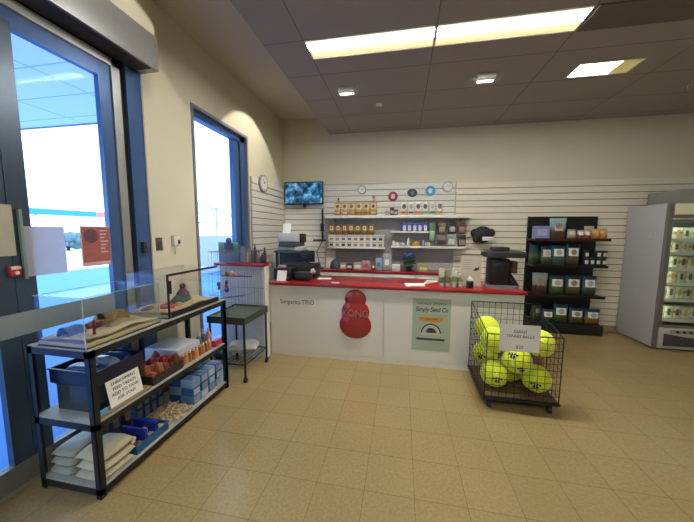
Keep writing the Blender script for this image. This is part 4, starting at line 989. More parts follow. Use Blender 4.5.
# round picks: pouches with round badge on right half of top shelf
xx0 = bx(400); w4 = (bx(443)-xx0)/6; h4 = P(420, 201, 'y', SF).z-Z1
bodyc = ['d8a888', 'c8c0a8', 'd09080', 'b0c0a0', 'a8b89a', 'd4b48c']; spc2 = ['5a4c50', 'a0a890', '4a4c60', '504c58', 'b8b8b0', '4c4a48']
for i in range(6):
    m = mat_bands('white_pouch_%d' % i, [(0, 'd8d4cc'), (.08, bodyc[i]), (.26, bodyc[i]), (.34, 'dedad2'), (1, 'e4e2dc')], blot=.06)
    pouch(w4*.9, h4, .08, m, f'white treat pouch with a round badge, {ORD[i]} from the left on the top shelf', 'pouch', (xx0+w4*(i+.5), SY, Z1), 'white pouches on the top shelf', spot=mat('badge_'+spc2[i], spc2[i], .6, var=.3, scale=40), spot_r=(-.62, .62, .44, .82), name='treat_pouch', strip=mat('mottled_%d' % i, ['9a5a40', '3a3a34', 'b8604c', '5a8a60', '2f5a44', 'b07a40'][i], .6, var=.5, scale=60))
for i, (px, c, hgt) in enumerate(((391.5, '4a3a3e', .13), (395.5, '6a5c5c', .10), (386.5, '8c8c90', .07))):
    x = bx(px); t = thing('shelf_ornament', f'small {["dark maroon","taupe","pale grey"][i]} pack on the middle of the top shelf', 'pack', (x, SY, Z1))
    part(MB().box(-.035, .035, -.03, .03, 0, hgt, .004), 'pack_body', mat('orn_'+c, c, .5, var=.3, scale=30), t, local=True)
    part(MB().box(-.025, .025, -.0315, -.03, hgt*.25, hgt*.6), 'pack_label', mat('orn_label', 'cfc2c0', .6), t, local=True)
# discs on the slat panel
DF = YB-.047
def disc(px, py, r, m, m2, label, name='wall_badge', oval=1):
    p = P(px, py, 'y', DF); t = thing(name, label, 'badge', (p.x, DF, p.z))
    b = MB().rod((0, 0, 0), (0, -.012, 0), r, 32)
    for v in b.bm.verts: v.co.x *= oval; v.co = Matrix.Rotation(.12 if oval > 1 else 0, 3, 'Y') @ v.co
    part(b, 'badge_disc', m, t, local=True)
    b = MB().ball((.0, -.012, -r*.12), r*.42, 12, 8, (1, .1, .9)).ball((-r*.3, -.012, r*.25), r*.16, 8, 6, (1, .15, 1)).ball((0, -.012, r*.42), r*.17, 8, 6, (1, .15, 1)).ball((r*.3, -.012, r*.25), r*.16, 8, 6, (1, .15, 1))
    part(b, 'badge_motif', m2, t, local=True)
disc(393, 196.5, .085, mat('crimson_badge', '8c1f38', .4), mat('pale_motif', 'dac8c4', .5), 'round crimson badge on the white slat panel')
disc(412.2, 193, .07, mat('slate_badge', '2a3440', .4), mat('slate_motif', '5c7890', .5), 'oval dark slate badge between crimson and blue badges', oval=1.25)
disc(430.3, 191, .085, mat('sky_badge', '2f9cc8', .35), mat('pale_blue_motif', 'c4dce4', .5), 'round sky blue badge on the white slat panel')
p = P(362, 190, 'y', DF); clock((p.x, DF, p.z), .078, 'y', 'small round clock above the gold bags', mat('clock_rim_slate', '5a6068', .4))
p = P(447.5, 187, 'y', DF); clock((p.x, DF, p.z), .085, 'y', 'small round clock at the right end of the slat panel', mat('clock_rim_pale', '8a929a', .4))
# bottles on short shelf
x0 = bx(401.5); wb = (bx(428)-x0)/5
for i in range(5):
    t = thing('blue_bottle', f'blue capped white bottle, {ORD[i]} from the left on the short shelf', 'bottle', (x0+wb*(i+.5), SY, Z4), group='blue and white bottles on the short shelf')
    part(MB().box(-.045, .045, -.04, .04, 0, .15, .008), 'bottle_body', mat('blue_pack', '343f86', .4, var=.25, scale=30), t, local=True)
    part(MB().box(-.022, .03, -.0415, -.04, .01, .10), 'bottle_label', mat('white_blue_label', 'c4c8d4', .5, var=.15), t, local=True)
# lower right shelf goods
def jar(px, hpx, wm, m, capm, label, z=Z5, name='pump_bottle', cat='bottle', y=SY, taper=.5):
    x = bx(px); hgt = hpx*.0185; t = thing(name, label, cat, (x, y, z)); r = wm/2
    part(MB().lathe([(r*.92, 0), (r, .006), (r, hgt*.65), (r*taper, hgt*.82), (r*taper*.8, hgt*.88)], n=16), 'container_body', m, t, local=True)
    part(MB().lathe([(r*taper, hgt*.86), (r*taper, hgt)], n=12), 'container_cap', capm, t, local=True)
jar(394, 5, .06, WHITEP, WHITEP, 'short white bottle at the left end of the lower shelf')
jar(397.5, 3.6, .07, WHITEP, mat('beige_cap', 'b8ac9c', .5), 'squat white jar on the lower shelf, beside the short bottle', name='lidded_jar', cat='jar', taper=.9)
jar(402.5, 3, .09, mat('cream_jar', 'd0c8b8', .5), WHITEP, 'flat cream jar on the lower shelf', name='lidded_jar', cat='jar', taper=.9)
jar(409, 8, .05, WHITEP, WHITEP, 'tall slim white bottle on the lower shelf')
jar(416, 5, .14, mat('amber_tub', 'b08a34', .5, var=.25, scale=20), mat('amber_lid', 'a07c30', .4), 'wide amber tub on the lower shelf', name='amber_tub', cat='tub', taper=.85)
jar(424, 5.5, .06, mat('lilac_bottle', '9a90a8', .5), WHITEP, 'lilac grey bottle to the right of the amber tub')
jar(428.5, 4, .09, mat('cream_jar', 'd0c8b8', .5), mat('beige_cap', 'b8ac9c', .5), 'cream round jar, farther right of the amber tub', name='lidded_jar', cat='jar', taper=.9)
def peg_pack(px0, px1, py0, py1, m, lm, label):
    a, b_ = P(px0, py1, 'y', SF+.1), P(px1, py0, 'y', SF+.1); w, hgt = b_.x-a.x, b_.z-a.z
    t = thing('peg_pack', label, 'pack', ((a.x+b_.x)/2, SF+.1, a.z), group='packs hung on the right of the display')
    part(MB().box(-w/2, w/2, 0, .006, 0, hgt, .002).rod((0, 0, hgt*.95), (0, DF-SF-.1, hgt*.95), .003, 6), 'backing_card', m, t, local=True)
    part(MB().box(-w*.36, w*.36, -.03, .0, hgt*.12, hgt*.6, .012), 'blister', lm, t, local=True)
peg_pack(428, 436, 222.5, 243, mat('green_pack', '4c7058', .5, var=.3, scale=20), mat('pale_green_blister', '8aa890', .3, var=.3, scale=30), 'tall green hanging pack at the left of the hanging packs')
peg_pack(438, 446, 223, 233.5, mat('brown_pack', '74665c', .5, var=.3, scale=20), mat('tan_blister', 'a09078', .3, var=.3), 'brown hanging pack in the upper row, beside the green pack')
peg_pack(448, 456.5, 222, 233.5, mat('black_pack', '2a2628', .5, var=.3), mat('grey_blister', '9aa0a4', .3, var=.4, scale=40), 'black hanging pack with a pale disc in the upper row')
peg_pack(458, 466, 222, 234, mat('maroon_pack', '5c3c3e', .5, var=.3), mat('rose_blister', '9c7478', .3, var=.4, scale=40), 'maroon hanging pack at the right end of the upper row')
peg_pack(437, 446, 235.5, 246, mat('mauve_pack', '7c6c70', .5, var=.4, scale=25), mat('dark_blister', '3c3438', .3, var=.4, scale=40), 'mauve hanging pack in the lower row, left one')
peg_pack(447, 456, 234.5, 246, mat('silver_pack', '8c948c', .5, var=.4, scale=25), mat('white_blister', 'ccd4d0', .3, var=.3), 'silver hanging pack in the lower row, middle one')
peg_pack(457.5, 466, 235, 246.5, mat('black_pack2', '302c2c', .5, var=.4), mat('taupe_blister', '8c7c78', .3, var=.5, scale=40), 'black and taupe hanging pack in the lower row, right one')
# back counter clutter
random.seed(4)
def clutter(px, py_top, wpx, m, label, name, cat, kind='box', y=5.08, lm=None):
    a = P(px-wpx/2, 266, 'y', y); b_ = P(px+wpx/2, py_top+1.6, 'y', y); w, hgt = b_.x-a.x, max(.02, b_.z-BZ); x = (a.x+b_.x)/2
    t = thing(name, label, cat, (x, y, BZ))
    if kind == 'box':
        part(MB().box(-w/2, w/2, -.06, .06, 0, hgt, min(.008, hgt*.2)), 'box_body', m, t, local=True)
        part(MB().box(-w*.35, w*.35, -.0615, -.06, hgt*.3, hgt*.7), 'box_label', lm or PAPER, t, local=True)
    elif kind == 'dome':
        part(MB().lathe([(w*.5, 0), (w*.5, hgt*.3), (w*.42, hgt*.7), (w*.2, hgt*.95), (.004, hgt)], n=20, sc=(1, .6)), 'dome_body', m, t, local=True)
        part(MB().rod((0, 0, hgt*.97), (0, 0, hgt*1.12), .012, 8), 'top_knob', lm or BLACK, t, local=True)
    elif kind == 'bag':
        part(pouch_mesh(w, hgt, .10), 'bag_body', m, t, local=True)
        part(pouch_patch(w, hgt, .10, -.5, .5, .3, .65), 'bag_label', lm or PAPER, t, local=True)
clutter(335, 258, 10, mat('slate_dome', '4a5058', .5), 'dark slate domed caddy on the back counter', 'desk_caddy', 'caddy', 'dome')
clutter(343.5, 261, 6, mat('pale_grey_pack', 'aaa49e', .5, var=.3), 'pale grey pack on the back counter beside the domed caddy', 'paper_pack', 'pack')
clutter(350, 262, 6, mat('ink_pack', '3a383c', .5), 'small dark pack on the back counter', 'paper_pack', 'pack')
clutter(358, 261, 8, mat('cream_pack', 'b8b0a0', .5, var=.2), 'cream pack in the middle of the back counter', 'paper_pack', 'pack')
clutter(366, 259, 8.5, mat('pink_bag', 'b8868c', .4, var=.3, scale=20), 'pinkish pouch in the middle of the back counter', 'pink_pouch', 'pouch', 'bag', lm=mat('rose_label', 'a85864', .6))
clutter(373.5, 261.5, 4.4, mat('maroon_jar', '6c2c34', .4), 'maroon pouch to the right of the pinkish pouch', 'maroon_pouch', 'pouch', 'bag')
clutter(379, 256.5, 7, mat('blue_white_bag', '9ab4c4', .3, var=.3, scale=20), 'blue and white plastic bag on the back counter', 'plastic_bag', 'bag', 'bag', lm=mat('teal_label', '3a80a0', .5))
clutter(387, 252, 9, mat('clear_white_bag', 'a6a8ac', .4, var=.2), 'tall pale grey bag leaning on the back board', 'plastic_bag', 'bag', 'bag', y=5.15)
clutter(396, 263, 8, PAPER, 'white paper pack near the planter on the back counter', 'paper_pack', 'pack')
clutter(423, 263.5, 10, mat('yellow_green_tray', 'a0a050', .5, var=.3), 'low yellow green tray to the right of the planter', 'low_tray', 'tray', lm=mat('cream_label2', 'd8d0b0', .6))
x = bx(410, 5.06)
t = thing('potted_plant', 'leafy dark green plant with blue flowers on the back counter', 'plant', (x, 5.08, BZ))
part(MB().lathe([(.045, 0), (.06, .08), (.064, .085), (.055, .085)], n=16), 'pot', mat('dark_pot', '24262c', .5), t, local=True)
b = MB(); random.seed(8)
for k in range(60):
    a = random.random()*2*PI; e = random.uniform(.1, 1.2); r = random.uniform(.06, .13)
    c = Vector((r*math.cos(a)*math.cos(e)*.9, r*math.sin(a)*math.cos(e)*.9, .10+.14*random.random()))
    b.ball(c, .03, 6, 4, (1, .35, .6))
part(b, 'foliage', mat('deep_leaf', '1d4a2c', .5, var=.4, scale=30), t, local=True)
b = MB()
for k in range(26):
    a = random.random()*2*PI; r = .09*random.random()**.5
    b.ball((r*math.cos(a), r*math.sin(a), .24+.06*random.random()), .022, 7, 5)
part(b, 'blossoms', mat('blue_petal', '2c4aa0', .5, var=.35, scale=40), t, local=True)
# phone / light arm, paper leaning at left end
t = thing('desk_lamp', 'thin grey jointed desk lamp at the left end of the back counter', 'lamp', (-1.46, 5.08, BZ))
part(MB().lathe([(.07, 0), (.07, .015), (.02, .022)], n=18), 'lamp_base', BLACK, t, local=True)
part(MB().tube([(0, 0, .02), (-.07, 0, .30), (.05, -.02, .52)], .010, 8), 'lamp_arm', mat('lamp_arm_grey', '6f7078', .4, .4), t, local=True)
part(MB().box(-.12, .10, -.08, .02, .505, .535, .008), 'lamp_head', BLACK, t, local=True)
solo(MB().box(-1.38, -1.21, 5.18, 5.183, BZ, BZ+.33, rot=Matrix.Rotation(-.18, 3, 'X'), piv=Vector((-1.27, 5.18, BZ))), 'paper_stack', PAPER, 'white sheet propped upright at the left of the back counter', 'paper', (-1.29, 5.18, BZ))
t = thing('upright_rail', 'black upright clip rail beside the left end of the shelves', 'rail', (-1.47, DF, 1.5))
part(MB().box(-1.485, -1.455, DF-.03, DF, 1.42, 2.02, .004), 'rail_body', BLACKM, t)
part(MB().box(-1.50, -1.44, DF-.05, DF-.03, 1.60, 1.75, .006), 'clip', BLACK, t)
# television
TY = 5.20
a, b_ = P(284.5, 204.8, 'y', TY), P(323, 181.2, 'y', TY)
t = thing('television', 'flat television showing blue pictures in the wall corner', 'television', ((a.x+b_.x)/2, TY, a.z))
part(MB().box(a.x, b_.x, TY, TY+.04, a.z, b_.z, .006), 'screen_housing', BLACK, t)
def tvmat(name, seed):
    m, n, l, b = nt(name)
    tc = n.new('ShaderNodeTexCoord'); mp = n.new('ShaderNodeMapping'); mp.inputs['Location'].default_value = (seed, seed*.7, 0); l.new(tc.outputs['Object'], mp.inputs[0])
    no = n.new('ShaderNodeTexNoise'); no.inputs['Scale'].default_value = 9; no.inputs['Detail'].default_value = 2; l.new(mp.outputs[0], no.inputs['Vector'])
    r = n.new('ShaderNodeValToRGB'); e = r.color_ramp.elements
    e[0].position = .36; e[0].color = lin('0a2030'); e[1].position = .66; e[1].color = lin('8fd0e8')
    k = e.new(.5); k.color = lin('1a72a8')
    l.new(no.outputs['Fac'], r.inputs[0]); l.new(r.outputs[0], b.inputs['Emission Color']); b.inputs['Emission Strength'].default_value = .75
    b.inputs['Base Color'].default_value = (.01, .01, .01, 1); b.inputs['Roughness'].default_value = .15
    return m
mxx = (a.x+b_.x)/2
part(MB().box(a.x+.02, mxx-.006, TY-.002, TY+.001, a.z+.025, b_.z-.02), 'screen_picture', tvmat('tv_picture_a', 1.3), t)
part(MB().box(mxx+.002, b_.x-.02, TY-.002, TY+.001, a.z+.025, b_.z-.02), 'screen_picture', tvmat('tv_picture_b', 4.1), t)
part(MB().box(mxx-.1, mxx+.1, TY+.04, YB-.03, a.z+.12, a.z+.3).box(mxx-.02, mxx+.02, TY+.04, YB-.03, a.z-.05, a.z+.12), 'wall_bracket', BLACKM, t)
# black caps / muzzle bundle with price card
p = P(482, 243.5, 'y', 5.2)
t = thing('muzzle_bundle', 'bundle of black muzzles hung on the slats with a white tag', 'muzzles', (p.x, 5.2, p.z))
random.seed(6); b = MB()
for k in range(9):
    aa = -.13+k*.0325; b.ball((aa, random.uniform(-.03, .02), .13+random.uniform(-.05, .07)), .06, 10, 7, (1, .9, random.uniform(.9, 1.3)))
b.ball((0, 0, .15), .15, 14, 10, (1.05, .5, .95)).rod((0, 0, .2), (0, .10, .2), .006, 6)
part(MB().rod((0, .10, .27), (0, -.04, .27), .006, 6), 'hanging_hook', ALU, t, local=True)
part(b, 'muzzle_cups', mat('black_mesh', '19191b', .6, var=.3, scale=40, bump=.6), t, local=True)
part(MB().box(-.02, .15, -.08, -.077, .05, .115), 'price_tag', PAPER, t, local=True)

# ================================================================= BLACK GONDOLA
GXL, GXR, GYB = 2.07, 3.055, YB-.032
t = thing('food_display', 'tall black display stand of pet food against the slat wall', 'display stand', ((GXL+GXR)/2, 5.15, 0))
GBLK = mat('gondola_black', '0f1012', .5, var=.2)
part(MB().box(GXL, GXR, GYB-.03, GYB, 0, 1.86), 'back_panel', GBLK, t)
part(MB().box(GXL-.02, GXL, GYB-.04, GYB, 0, 1.86).box(GXL-.025, GXL, GYB-.30, GYB-.04, 0, .24), 'side_upright', GBLK, t)
GF = 4.99
GZ = [P(607, 239.5, 'y', GF).z, P(604, 266.5, 'y', GF).z, P(603, 297.5, 'y', GF).z, P(603, 326.5, 'y', GF).z]
ext = [P(611, 239.5, 'y', GF).x, P(608, 266, 'y', GF).x, P(605, 297.5, 'y', GF).x, P(603, 327, 'y', GF).x]
for k, z in enumerate(GZ[:3]):
    s = part(MB().box(GXL-.02, ext[k], GF, GYB-.03, z-.028, z, .003), 'shelf_board', GBLK, t)
    part(MB().box(GXL-.02, ext[k], GF-.008, GF, z-.03, z+.012), 'price_rail', GBLK if k else mat('dark_red_rail', '3c1414', .5), s)
part(MB().box(GXL-.02, ext[3], GF-.01, GYB-.03, 0, GZ[3], .004), 'plinth', GBLK, t)
GY = GF+.10
def gx(px, py): return P(px, py, 'y', GF+.03).x
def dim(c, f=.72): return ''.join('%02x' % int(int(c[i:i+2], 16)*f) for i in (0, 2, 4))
def gbag(px0, px1, pytop, row, stops, label, panel, spot, dy=0, rz=0, depth=.12, pr=(-.70, .70, .44, .80)):
    z = GZ[row]; x0, x1 = gx(px0, pytop), gx(px1, pytop); hgt = P(px0, pytop, 'y', GF+.05).z-z
    nm = 'food_'+'_'.join(s[1] for s in stops)
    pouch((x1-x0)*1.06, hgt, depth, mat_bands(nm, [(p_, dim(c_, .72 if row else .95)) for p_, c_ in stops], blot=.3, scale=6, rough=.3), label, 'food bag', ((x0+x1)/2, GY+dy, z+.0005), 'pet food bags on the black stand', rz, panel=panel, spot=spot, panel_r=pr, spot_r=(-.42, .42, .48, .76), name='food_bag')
PANW = mat('label_white', 'd8dcd8', .5, var=.12, scale=30); PANC = mat('label_cream', 'c8c0a8', .5, var=.2, scale=30)
SPB = mat('dog_face_brown', '8c7a64', .6, var=.4, scale=50); SPG = mat('dog_face_grey', 'a4a4a0', .6, var=.4, scale=50)
teal = '2c5a74'; navy = '142c48'; grn = '5a6e3a'; brn = '54402c'; yel = 'b89a38'; dk = '14241e'
t = thing('lilac_box', 'lilac carton at the left of the top row on the black stand', 'carton', (gx(543, 232), GY, GZ[0]+.001))
w = (gx(551, 232)-gx(535, 232))*.92
part(MB().box(-w/2, w/2, -.06, .06, 0, .20, .003), 'carton_body', mat('lilac_carton', '8088b8', .5, var=.1), t, local=True)
part(MB().box(-w*.35, w*.35, -.0615, -.06, .05, .15), 'carton_label', mat('lilac_pale', '9ea4c8', .5, var=.2, scale=30), t, local=True)
gbag(553.5, 570, 218, 0, [(0, '2e2620'), (.35, '5a4634'), (.5, '9a8c70'), (.62, '7aa8b0'), (1, 'a8ccd4')], 'tall teal topped bag standing in the top row', PANC, SPB, .03, pr=(-.5, .5, .4, .66))
gbag(569.5, 578, 229, 0, [(0, '5c4c44'), (.4, 'a89888'), (.6, 'b8b0a0'), (1, '6c6058')], 'small beige pouch in the top row, beside the tall bag', PANC, None, -.02)
gbag(579, 585.5, 230, 0, [(0, '8a3a30'), (.45, '7c4438'), (.55, 'd8c8b8'), (.75, 'd8d0c8'), (1, 'b06a58')], 'small red and white pouch in the top row, left of two', PANW, None, -.02)
gbag(586, 592.5, 230, 0, [(0, '8a3a30'), (.45, '7c4438'), (.55, 'd8c8b8'), (.75, 'd8d0c8'), (1, 'b06a58')], 'small red and white pouch in the top row, right of two', PANW, None, -.02)
gbag(593.5, 601, 229, 0, [(0, 'b06a1c'), (.5, 'c88830'), (.7, 'd8c090'), (1, 'c89040')], 'small orange pouch in the top row, left of two', None, None, -.03)
gbag(601.5, 609, 229, 0, [(0, 'b06a1c'), (.5, 'c88830'), (.7, 'd8c090'), (1, 'c89040')], 'small orange pouch in the top row, at the right end', None, None, -.03)
gbag(591, 601, 226, 0, [(0, '9a8c68'), (.5, 'b0a884'), (1, 'b8b490')], 'pale cream pouch behind the orange pouches', None, None, .09, depth=.08)
stA = [(0, '1a3324'), (.25, '3a5a34'), (.4, '8a8a40'), (.55, '3c6a78'), (.8, '2a5878'), (1, navy)]
stB = [(0, '24382c'), (.25, '4c6a3c'), (.42, 'a89a44'), (.6, '4a7a80'), (.8, '2f6484'), (1, '1c3c5c')]
stC = [(0, '2a4448'), (.3, '4a7470'), (.5, '5a9098'), (.7, '3c7a94'), (1, '1d3c58')]
stD = [(0, '30281c'), (.25, '6a5a34'), (.45, '6c7060'), (.65, '2f6078'), (1, '1a3450')]
stE = [(0, '4c2c30'), (.35, '5a3438'), (.48, 'b8b8ac'), (.8, 'c4ccc8'), (1, 'a8bcc0')]
stF = [(0, '1e3220'), (.3, '56723a'), (.5, '7a8a4c'), (.7, '2f6484'), (1, '17324c')]
stG = [(0, '3c2c20'), (.25, 'a86c28'), (.4, 'b8813a'), (.55, '6a8088'), (.75, '2a6480'), (1, '1a4058')]
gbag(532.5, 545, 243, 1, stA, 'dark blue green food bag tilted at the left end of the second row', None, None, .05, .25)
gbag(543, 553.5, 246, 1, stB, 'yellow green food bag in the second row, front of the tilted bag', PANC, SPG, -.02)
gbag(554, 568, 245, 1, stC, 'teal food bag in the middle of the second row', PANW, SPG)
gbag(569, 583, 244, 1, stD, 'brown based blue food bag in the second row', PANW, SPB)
for j in range(2):
    for i in range(4):
        x = gx(587+i*6, 262) ; z = GZ[1]+.0005+j*.118
        if j == 1 and i in (1,): continue
        t = thing('food_tin', f'small black tin, {ORD[i]} from the left, {"upper" if j else "lower"} layer on the black stand', 'tin', (x, GY-.02, z), group='small tins at the right of the second row')
        part(MB().lathe([(.040, 0), (.042, .004), (.041, .11), (.040, .117)], n=18), 'tin_body', BLACK, t, local=True)
        part(MB().box(-.022, .022, -.0435, -.039, .03, .085, .001), 'tin_label', PANW, t, local=True)
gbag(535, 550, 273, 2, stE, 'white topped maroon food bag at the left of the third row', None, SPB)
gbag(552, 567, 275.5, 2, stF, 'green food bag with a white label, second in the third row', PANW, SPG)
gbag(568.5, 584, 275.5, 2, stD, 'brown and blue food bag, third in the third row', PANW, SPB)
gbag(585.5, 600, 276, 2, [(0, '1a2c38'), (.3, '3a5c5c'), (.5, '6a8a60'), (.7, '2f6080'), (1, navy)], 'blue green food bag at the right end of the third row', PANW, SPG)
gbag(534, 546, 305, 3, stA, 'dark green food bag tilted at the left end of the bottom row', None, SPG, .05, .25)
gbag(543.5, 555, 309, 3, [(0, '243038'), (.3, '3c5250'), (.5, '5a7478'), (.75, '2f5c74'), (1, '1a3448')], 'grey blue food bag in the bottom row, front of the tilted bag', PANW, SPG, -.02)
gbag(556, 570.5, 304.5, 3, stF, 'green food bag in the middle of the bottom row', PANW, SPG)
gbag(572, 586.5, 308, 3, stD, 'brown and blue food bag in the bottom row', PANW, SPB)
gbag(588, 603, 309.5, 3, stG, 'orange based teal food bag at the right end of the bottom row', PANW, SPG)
# cable on the floor
pts = [P(x, y, 'z', .006) for x, y in ((606, 334), (610, 332), (616, 333.5), (620, 334))]
pts = [Vector((p.x, min(p.y, YB-.05), .005)) for p in pts]
solo(MB().tube(pts, .005, 6), 'power_cable', BLACK, 'black cable on the floor between stand and fridge', 'cable', pts[0])

# ================================================================= FRIDGE
FX0, FX1, FY0, FY1, FZ = 3.455, 4.75, 4.57, 5.27, 1.995
t = thing('display_fridge', 'tall grey glass-door display fridge at the right', 'fridge', ((FX0+FX1)/2, (FY0+FY1)/2, 0))
FG = mat('fridge_grey', 'bcbabd', .45, .1, var=.04); FD = mat('fridge_dark_frame', '76746f', .45, .2)
part(MB().box(FX0, FX0+.03, FY0+.03, FY1, .02, FZ, .004), 'side_panel', FG, t)
part(MB().box(FX1-.03, FX1, FY0+.03, FY1, .02, FZ, .004), 'side_panel', FG, t)
part(MB().box(FX0+.03, FX1-.03, FY1-.03, FY1, .02, FZ).box(FX0+.03, FX1-.03, FY0+.06, FY1-.03, FZ-.15, FZ).box(FX0+.03, FX1-.03, FY0+.05, FY1-.03, .02, .30), 'cabinet_shell', FD, t)
part(MB().box(FX0+.03, FX1-.03, FY1-.05, FY1-.031, .30, FZ-.15), 'back_liner', mat('liner_grey', '50534c', .5), t)
for x in (FX0+.002, FX1-.05): part(MB().box(x, x+.048, FY0, FY0+.04, .02, FZ, .006), 'front_post', FD, t)
hd = part(MB().box(FX0+.05, FX1-.05, FY0+.005, FY0+.06, 1.79, FZ, .004), 'header', FD, t)
part(MB().box(FX0+.075, FX1-.06, FY0-.006, FY0+.006, 1.845, FZ-.005, .004), 'header_sign', mat('cream_sign_panel', 'c9c0a2', .5, emit=.12, ecol='d8cfae'), hd)
dr = part(MB().box(FX0+.05, FX0+.075, FY0+.002, FY0+.035, .315, 1.785).box(FX1-.09, FX1-.05, FY0+.002, FY0+.035, .315, 1.785).box(FX0+.075, FX1-.09, FY0+.002, FY0+.035, 1.745, 1.785).box(FX0+.075, FX1-.09, FY0+.002, FY0+.035, .315, .345), 'glass_door', FD, t)
part(MB().box(FX0+.075, FX1-.09, FY0+.015, FY0+.02, .345, 1.745), 'door_pane', mat_glass('fridge_glass', (.97, 1, .98), .02, .25), dr)
b = MB().box(FX0+.05, FX1-.05, FY0-.005, FY0+.045, .02, .31, .006)
kb = part(b, 'lower_panel', FG, t)
pts = [(FX0+.11, FY0-.006, .06), (FX0+.11, FY0-.006, .235)]
n = 14
for i in range(n+1):
    a = i/n; pts.append((FX0+.11+.9*a, FY0-.006, .235-.05*math.sin(PI*a)))
pts.append((FX0+1.01, FY0-.006, .06))
m = MB().prism(pts, (0, -.006, 0))
for i in range(8): m.box(FX0+.115, FX0+1.0, FY0-.015, FY0-.012, .065+i*.015, .070+i*.015)
part(m, 'air_grille', mat('grille_dark', '4a4946', .5), kb)
for i in range(5):
    x = FX0+.26+i*.075
    part(MB().rod((x, FY0-.02, .262), (x, FY0-.004, .262), .016, 12), 'control_knob', BLACK, kb)
part(MB().box(FX0+.18, FX0+.85, FY0-.0065, FY0-.004, .238, .285, .001), 'control_strip', mat('strip_grey', '8a8884', .4), kb)
part(MB().box(3.66, 4.7, 4.70, 5.22, FZ, 2.19, .006), 'condenser_housing', mat('housing_grey', '8e8d86', .5), t)
part(MB().box(FX0-.0015, FX0, 4.76, 4.90, 1.53, 1.63), 'white_notice', mat('pale_notice', 'c0bcb4', .6), t)
part(MB().box(FX0+.08, FX0+.1, FY0+.05, FY0+.07, .35, 1.74).box(FX0+.1, FX1-.1, FY0+.05, FY0+.07, 1.755, 1.775), 'light_tube', mat('fridge_led', 'fffff8', .5, emit=15, ecol='f6fff0'), t)
rows = [(226, 237.5), (240, 251), (254.5, 266.5), (269, 281), (284.5, 297), (304.5, 317)]
FYp = FY0+.10
for r_, (ya, yb) in enumerate(rows):
    zb = P(672, yb, 'y', FYp).z; za = P(672, ya, 'y', FYp).z; hgt = za-zb
    sh = part(MB().box(FX0+.04, FX1-.04, FY0+.06, FY1-.06, zb-.03, zb-.0205), 'wire_shelf', mat('shelf_pale', '8a8e84', .4), t)
    part(MB().box(FX0+.08, FX1-.06, FY0+.045, FY0+.06, zb-.055, zb-.012), 'price_rail', mat('rail_white_green', 'cdcfc2', .5), sh)
    for i in range(5):
        x = FX0+.128+i*.098
        m = mat_bands('chilled_pack_%d' % ((i+r_) % 3), [[(0, 'd4d0b8'), (.3, 'deD8c0'), (.5, 'a8a47c'), (.7, 'd8d2b8'), (1, 'c0c4a0')], [(0, 'd0ccb4'), (.35, 'c8b890'), (.55, '6c6248'), (.75, 'd4d0b8'), (1, 'c4c4a4')], [(0, 'd8d8c4'), (.4, 'c4be98'), (.6, 'd8d4bc'), (1, 'a8ac88')]][(i+r_) % 3], blot=.2)
        k = thing('chilled_pack', f'cream pack in the fridge, {ORD[r_]} row from the top, {ORD[i]} from the left', 'food pack', (x, FYp+.04, zb-.0185), group='chilled packs in the display fridge')
        part(MB().box(-.047, .047, -.035, .06, 0, hgt*.92+.01, .006), 'pack_body', m, k, local=True)
        part(MB().box(-.018, .016, -.0365, -.035, hgt*.25, hgt*.75), 'pack_label', mat('pack_mark_%d' % ((i*2+r_) % 3), ['6a5238', '4c5a34', 'b8a060'][(i*2+r_) % 3], .6, var=.4, scale=60), k, local=True)

# ================================================================= BALL CART
BX0, BX1, BY0, BY1 = .775, 1.385, 2.68, 3.30
BZ0, BZ1, BZF = .106, .845, .70
t = thing('ball_cart', 'black wire basket cart on casters in front of the counter', 'cart', ((BX0+BX1)/2, (BY0+BY1)/2, 0))
WIRE = mat('black_wire', '17181a', .4, .3)
fm = MB()
fm.box(BX0-.012, BX1+.012, BY0-.012, BY0+.02, .085, .105, .002).box(BX0-.012, BX1+.012, BY1-.02, BY1+.012, .085, .105, .002).box(BX0-.012, BX0+.02, BY0, BY1, .085, .105, .002).box(BX1-.02, BX1+.012, BY0, BY1, .085, .105, .002)
part(fm, 'base_frame', BLACKM, t)
part(MB().box(BX0+.012, BX1-.012, BY0+.012, BY1-.012, .1055, .118), 'base_board', mat('brown_board', '6a5234', .8, var=.2), t)
def wpanel(o, du, dv, nu, nv, r=.0024):
    m = MB(); o, du, dv = Vector(o), Vector(du), Vector(dv)
    for k in range(nu+1): m.rod(o+du*(k/nu), o+du*(k/nu)+dv, r if 0 < k < nu else r*2.2, 5)
    for k in range(nv+1): m.rod(o+dv*(k/nv), o+dv*(k/nv)+du, r if 0 < k < nv else r*2.2, 5)
    return m
WX, WYd, WZd = BX1-BX0, BY1-BY0, BZ1-BZ0
part(wpanel((BX0, BY0, BZ0), (WX, 0, 0), (0, 0, BZF-BZ0), 10, 10), 'front_grid', WIRE, t)
part(wpanel((BX0, BY1, BZ0), (WX, 0, 0), (0, 0, WZd), 10, 12), 'back_grid', WIRE, t)
for x in (BX0, BX1):
    m = MB()
    for k in range(11):
        y = BY0+WYd*k/10; m.rod((x, y, BZ0), (x, y, BZF+(BZ1-BZF)*k/10), .0024 if 0 < k < 10 else .0048, 5)
    for k in range(11): m.rod((x, BY0, BZ0+(BZF-BZ0)*k/10), (x, BY1, BZ0+(BZ1-BZ0)*k/10), .0024 if 0 < k < 10 else .0048, 5)
    part(m, 'side_grid', WIRE, t)
for x in (BX0+.05, BX1-.06):
    for y in (BY0+.025, BY1-.03):
        c = MB().rod((x-.012, y, .034), (x+.012, y, .034), .034, 18)
        cs = part(c, 'caster', BLACK, t)
        part(MB().box(x-.02, x-.014, y-.014, y+.014, .03, .086, .002).box(x+.014, x+.02, y-.014, y+.014, .03, .086, .002).box(x-.02, x+.02, y-.016, y+.016, .078, .087, .002), 'caster_fork', BLACKM, cs)
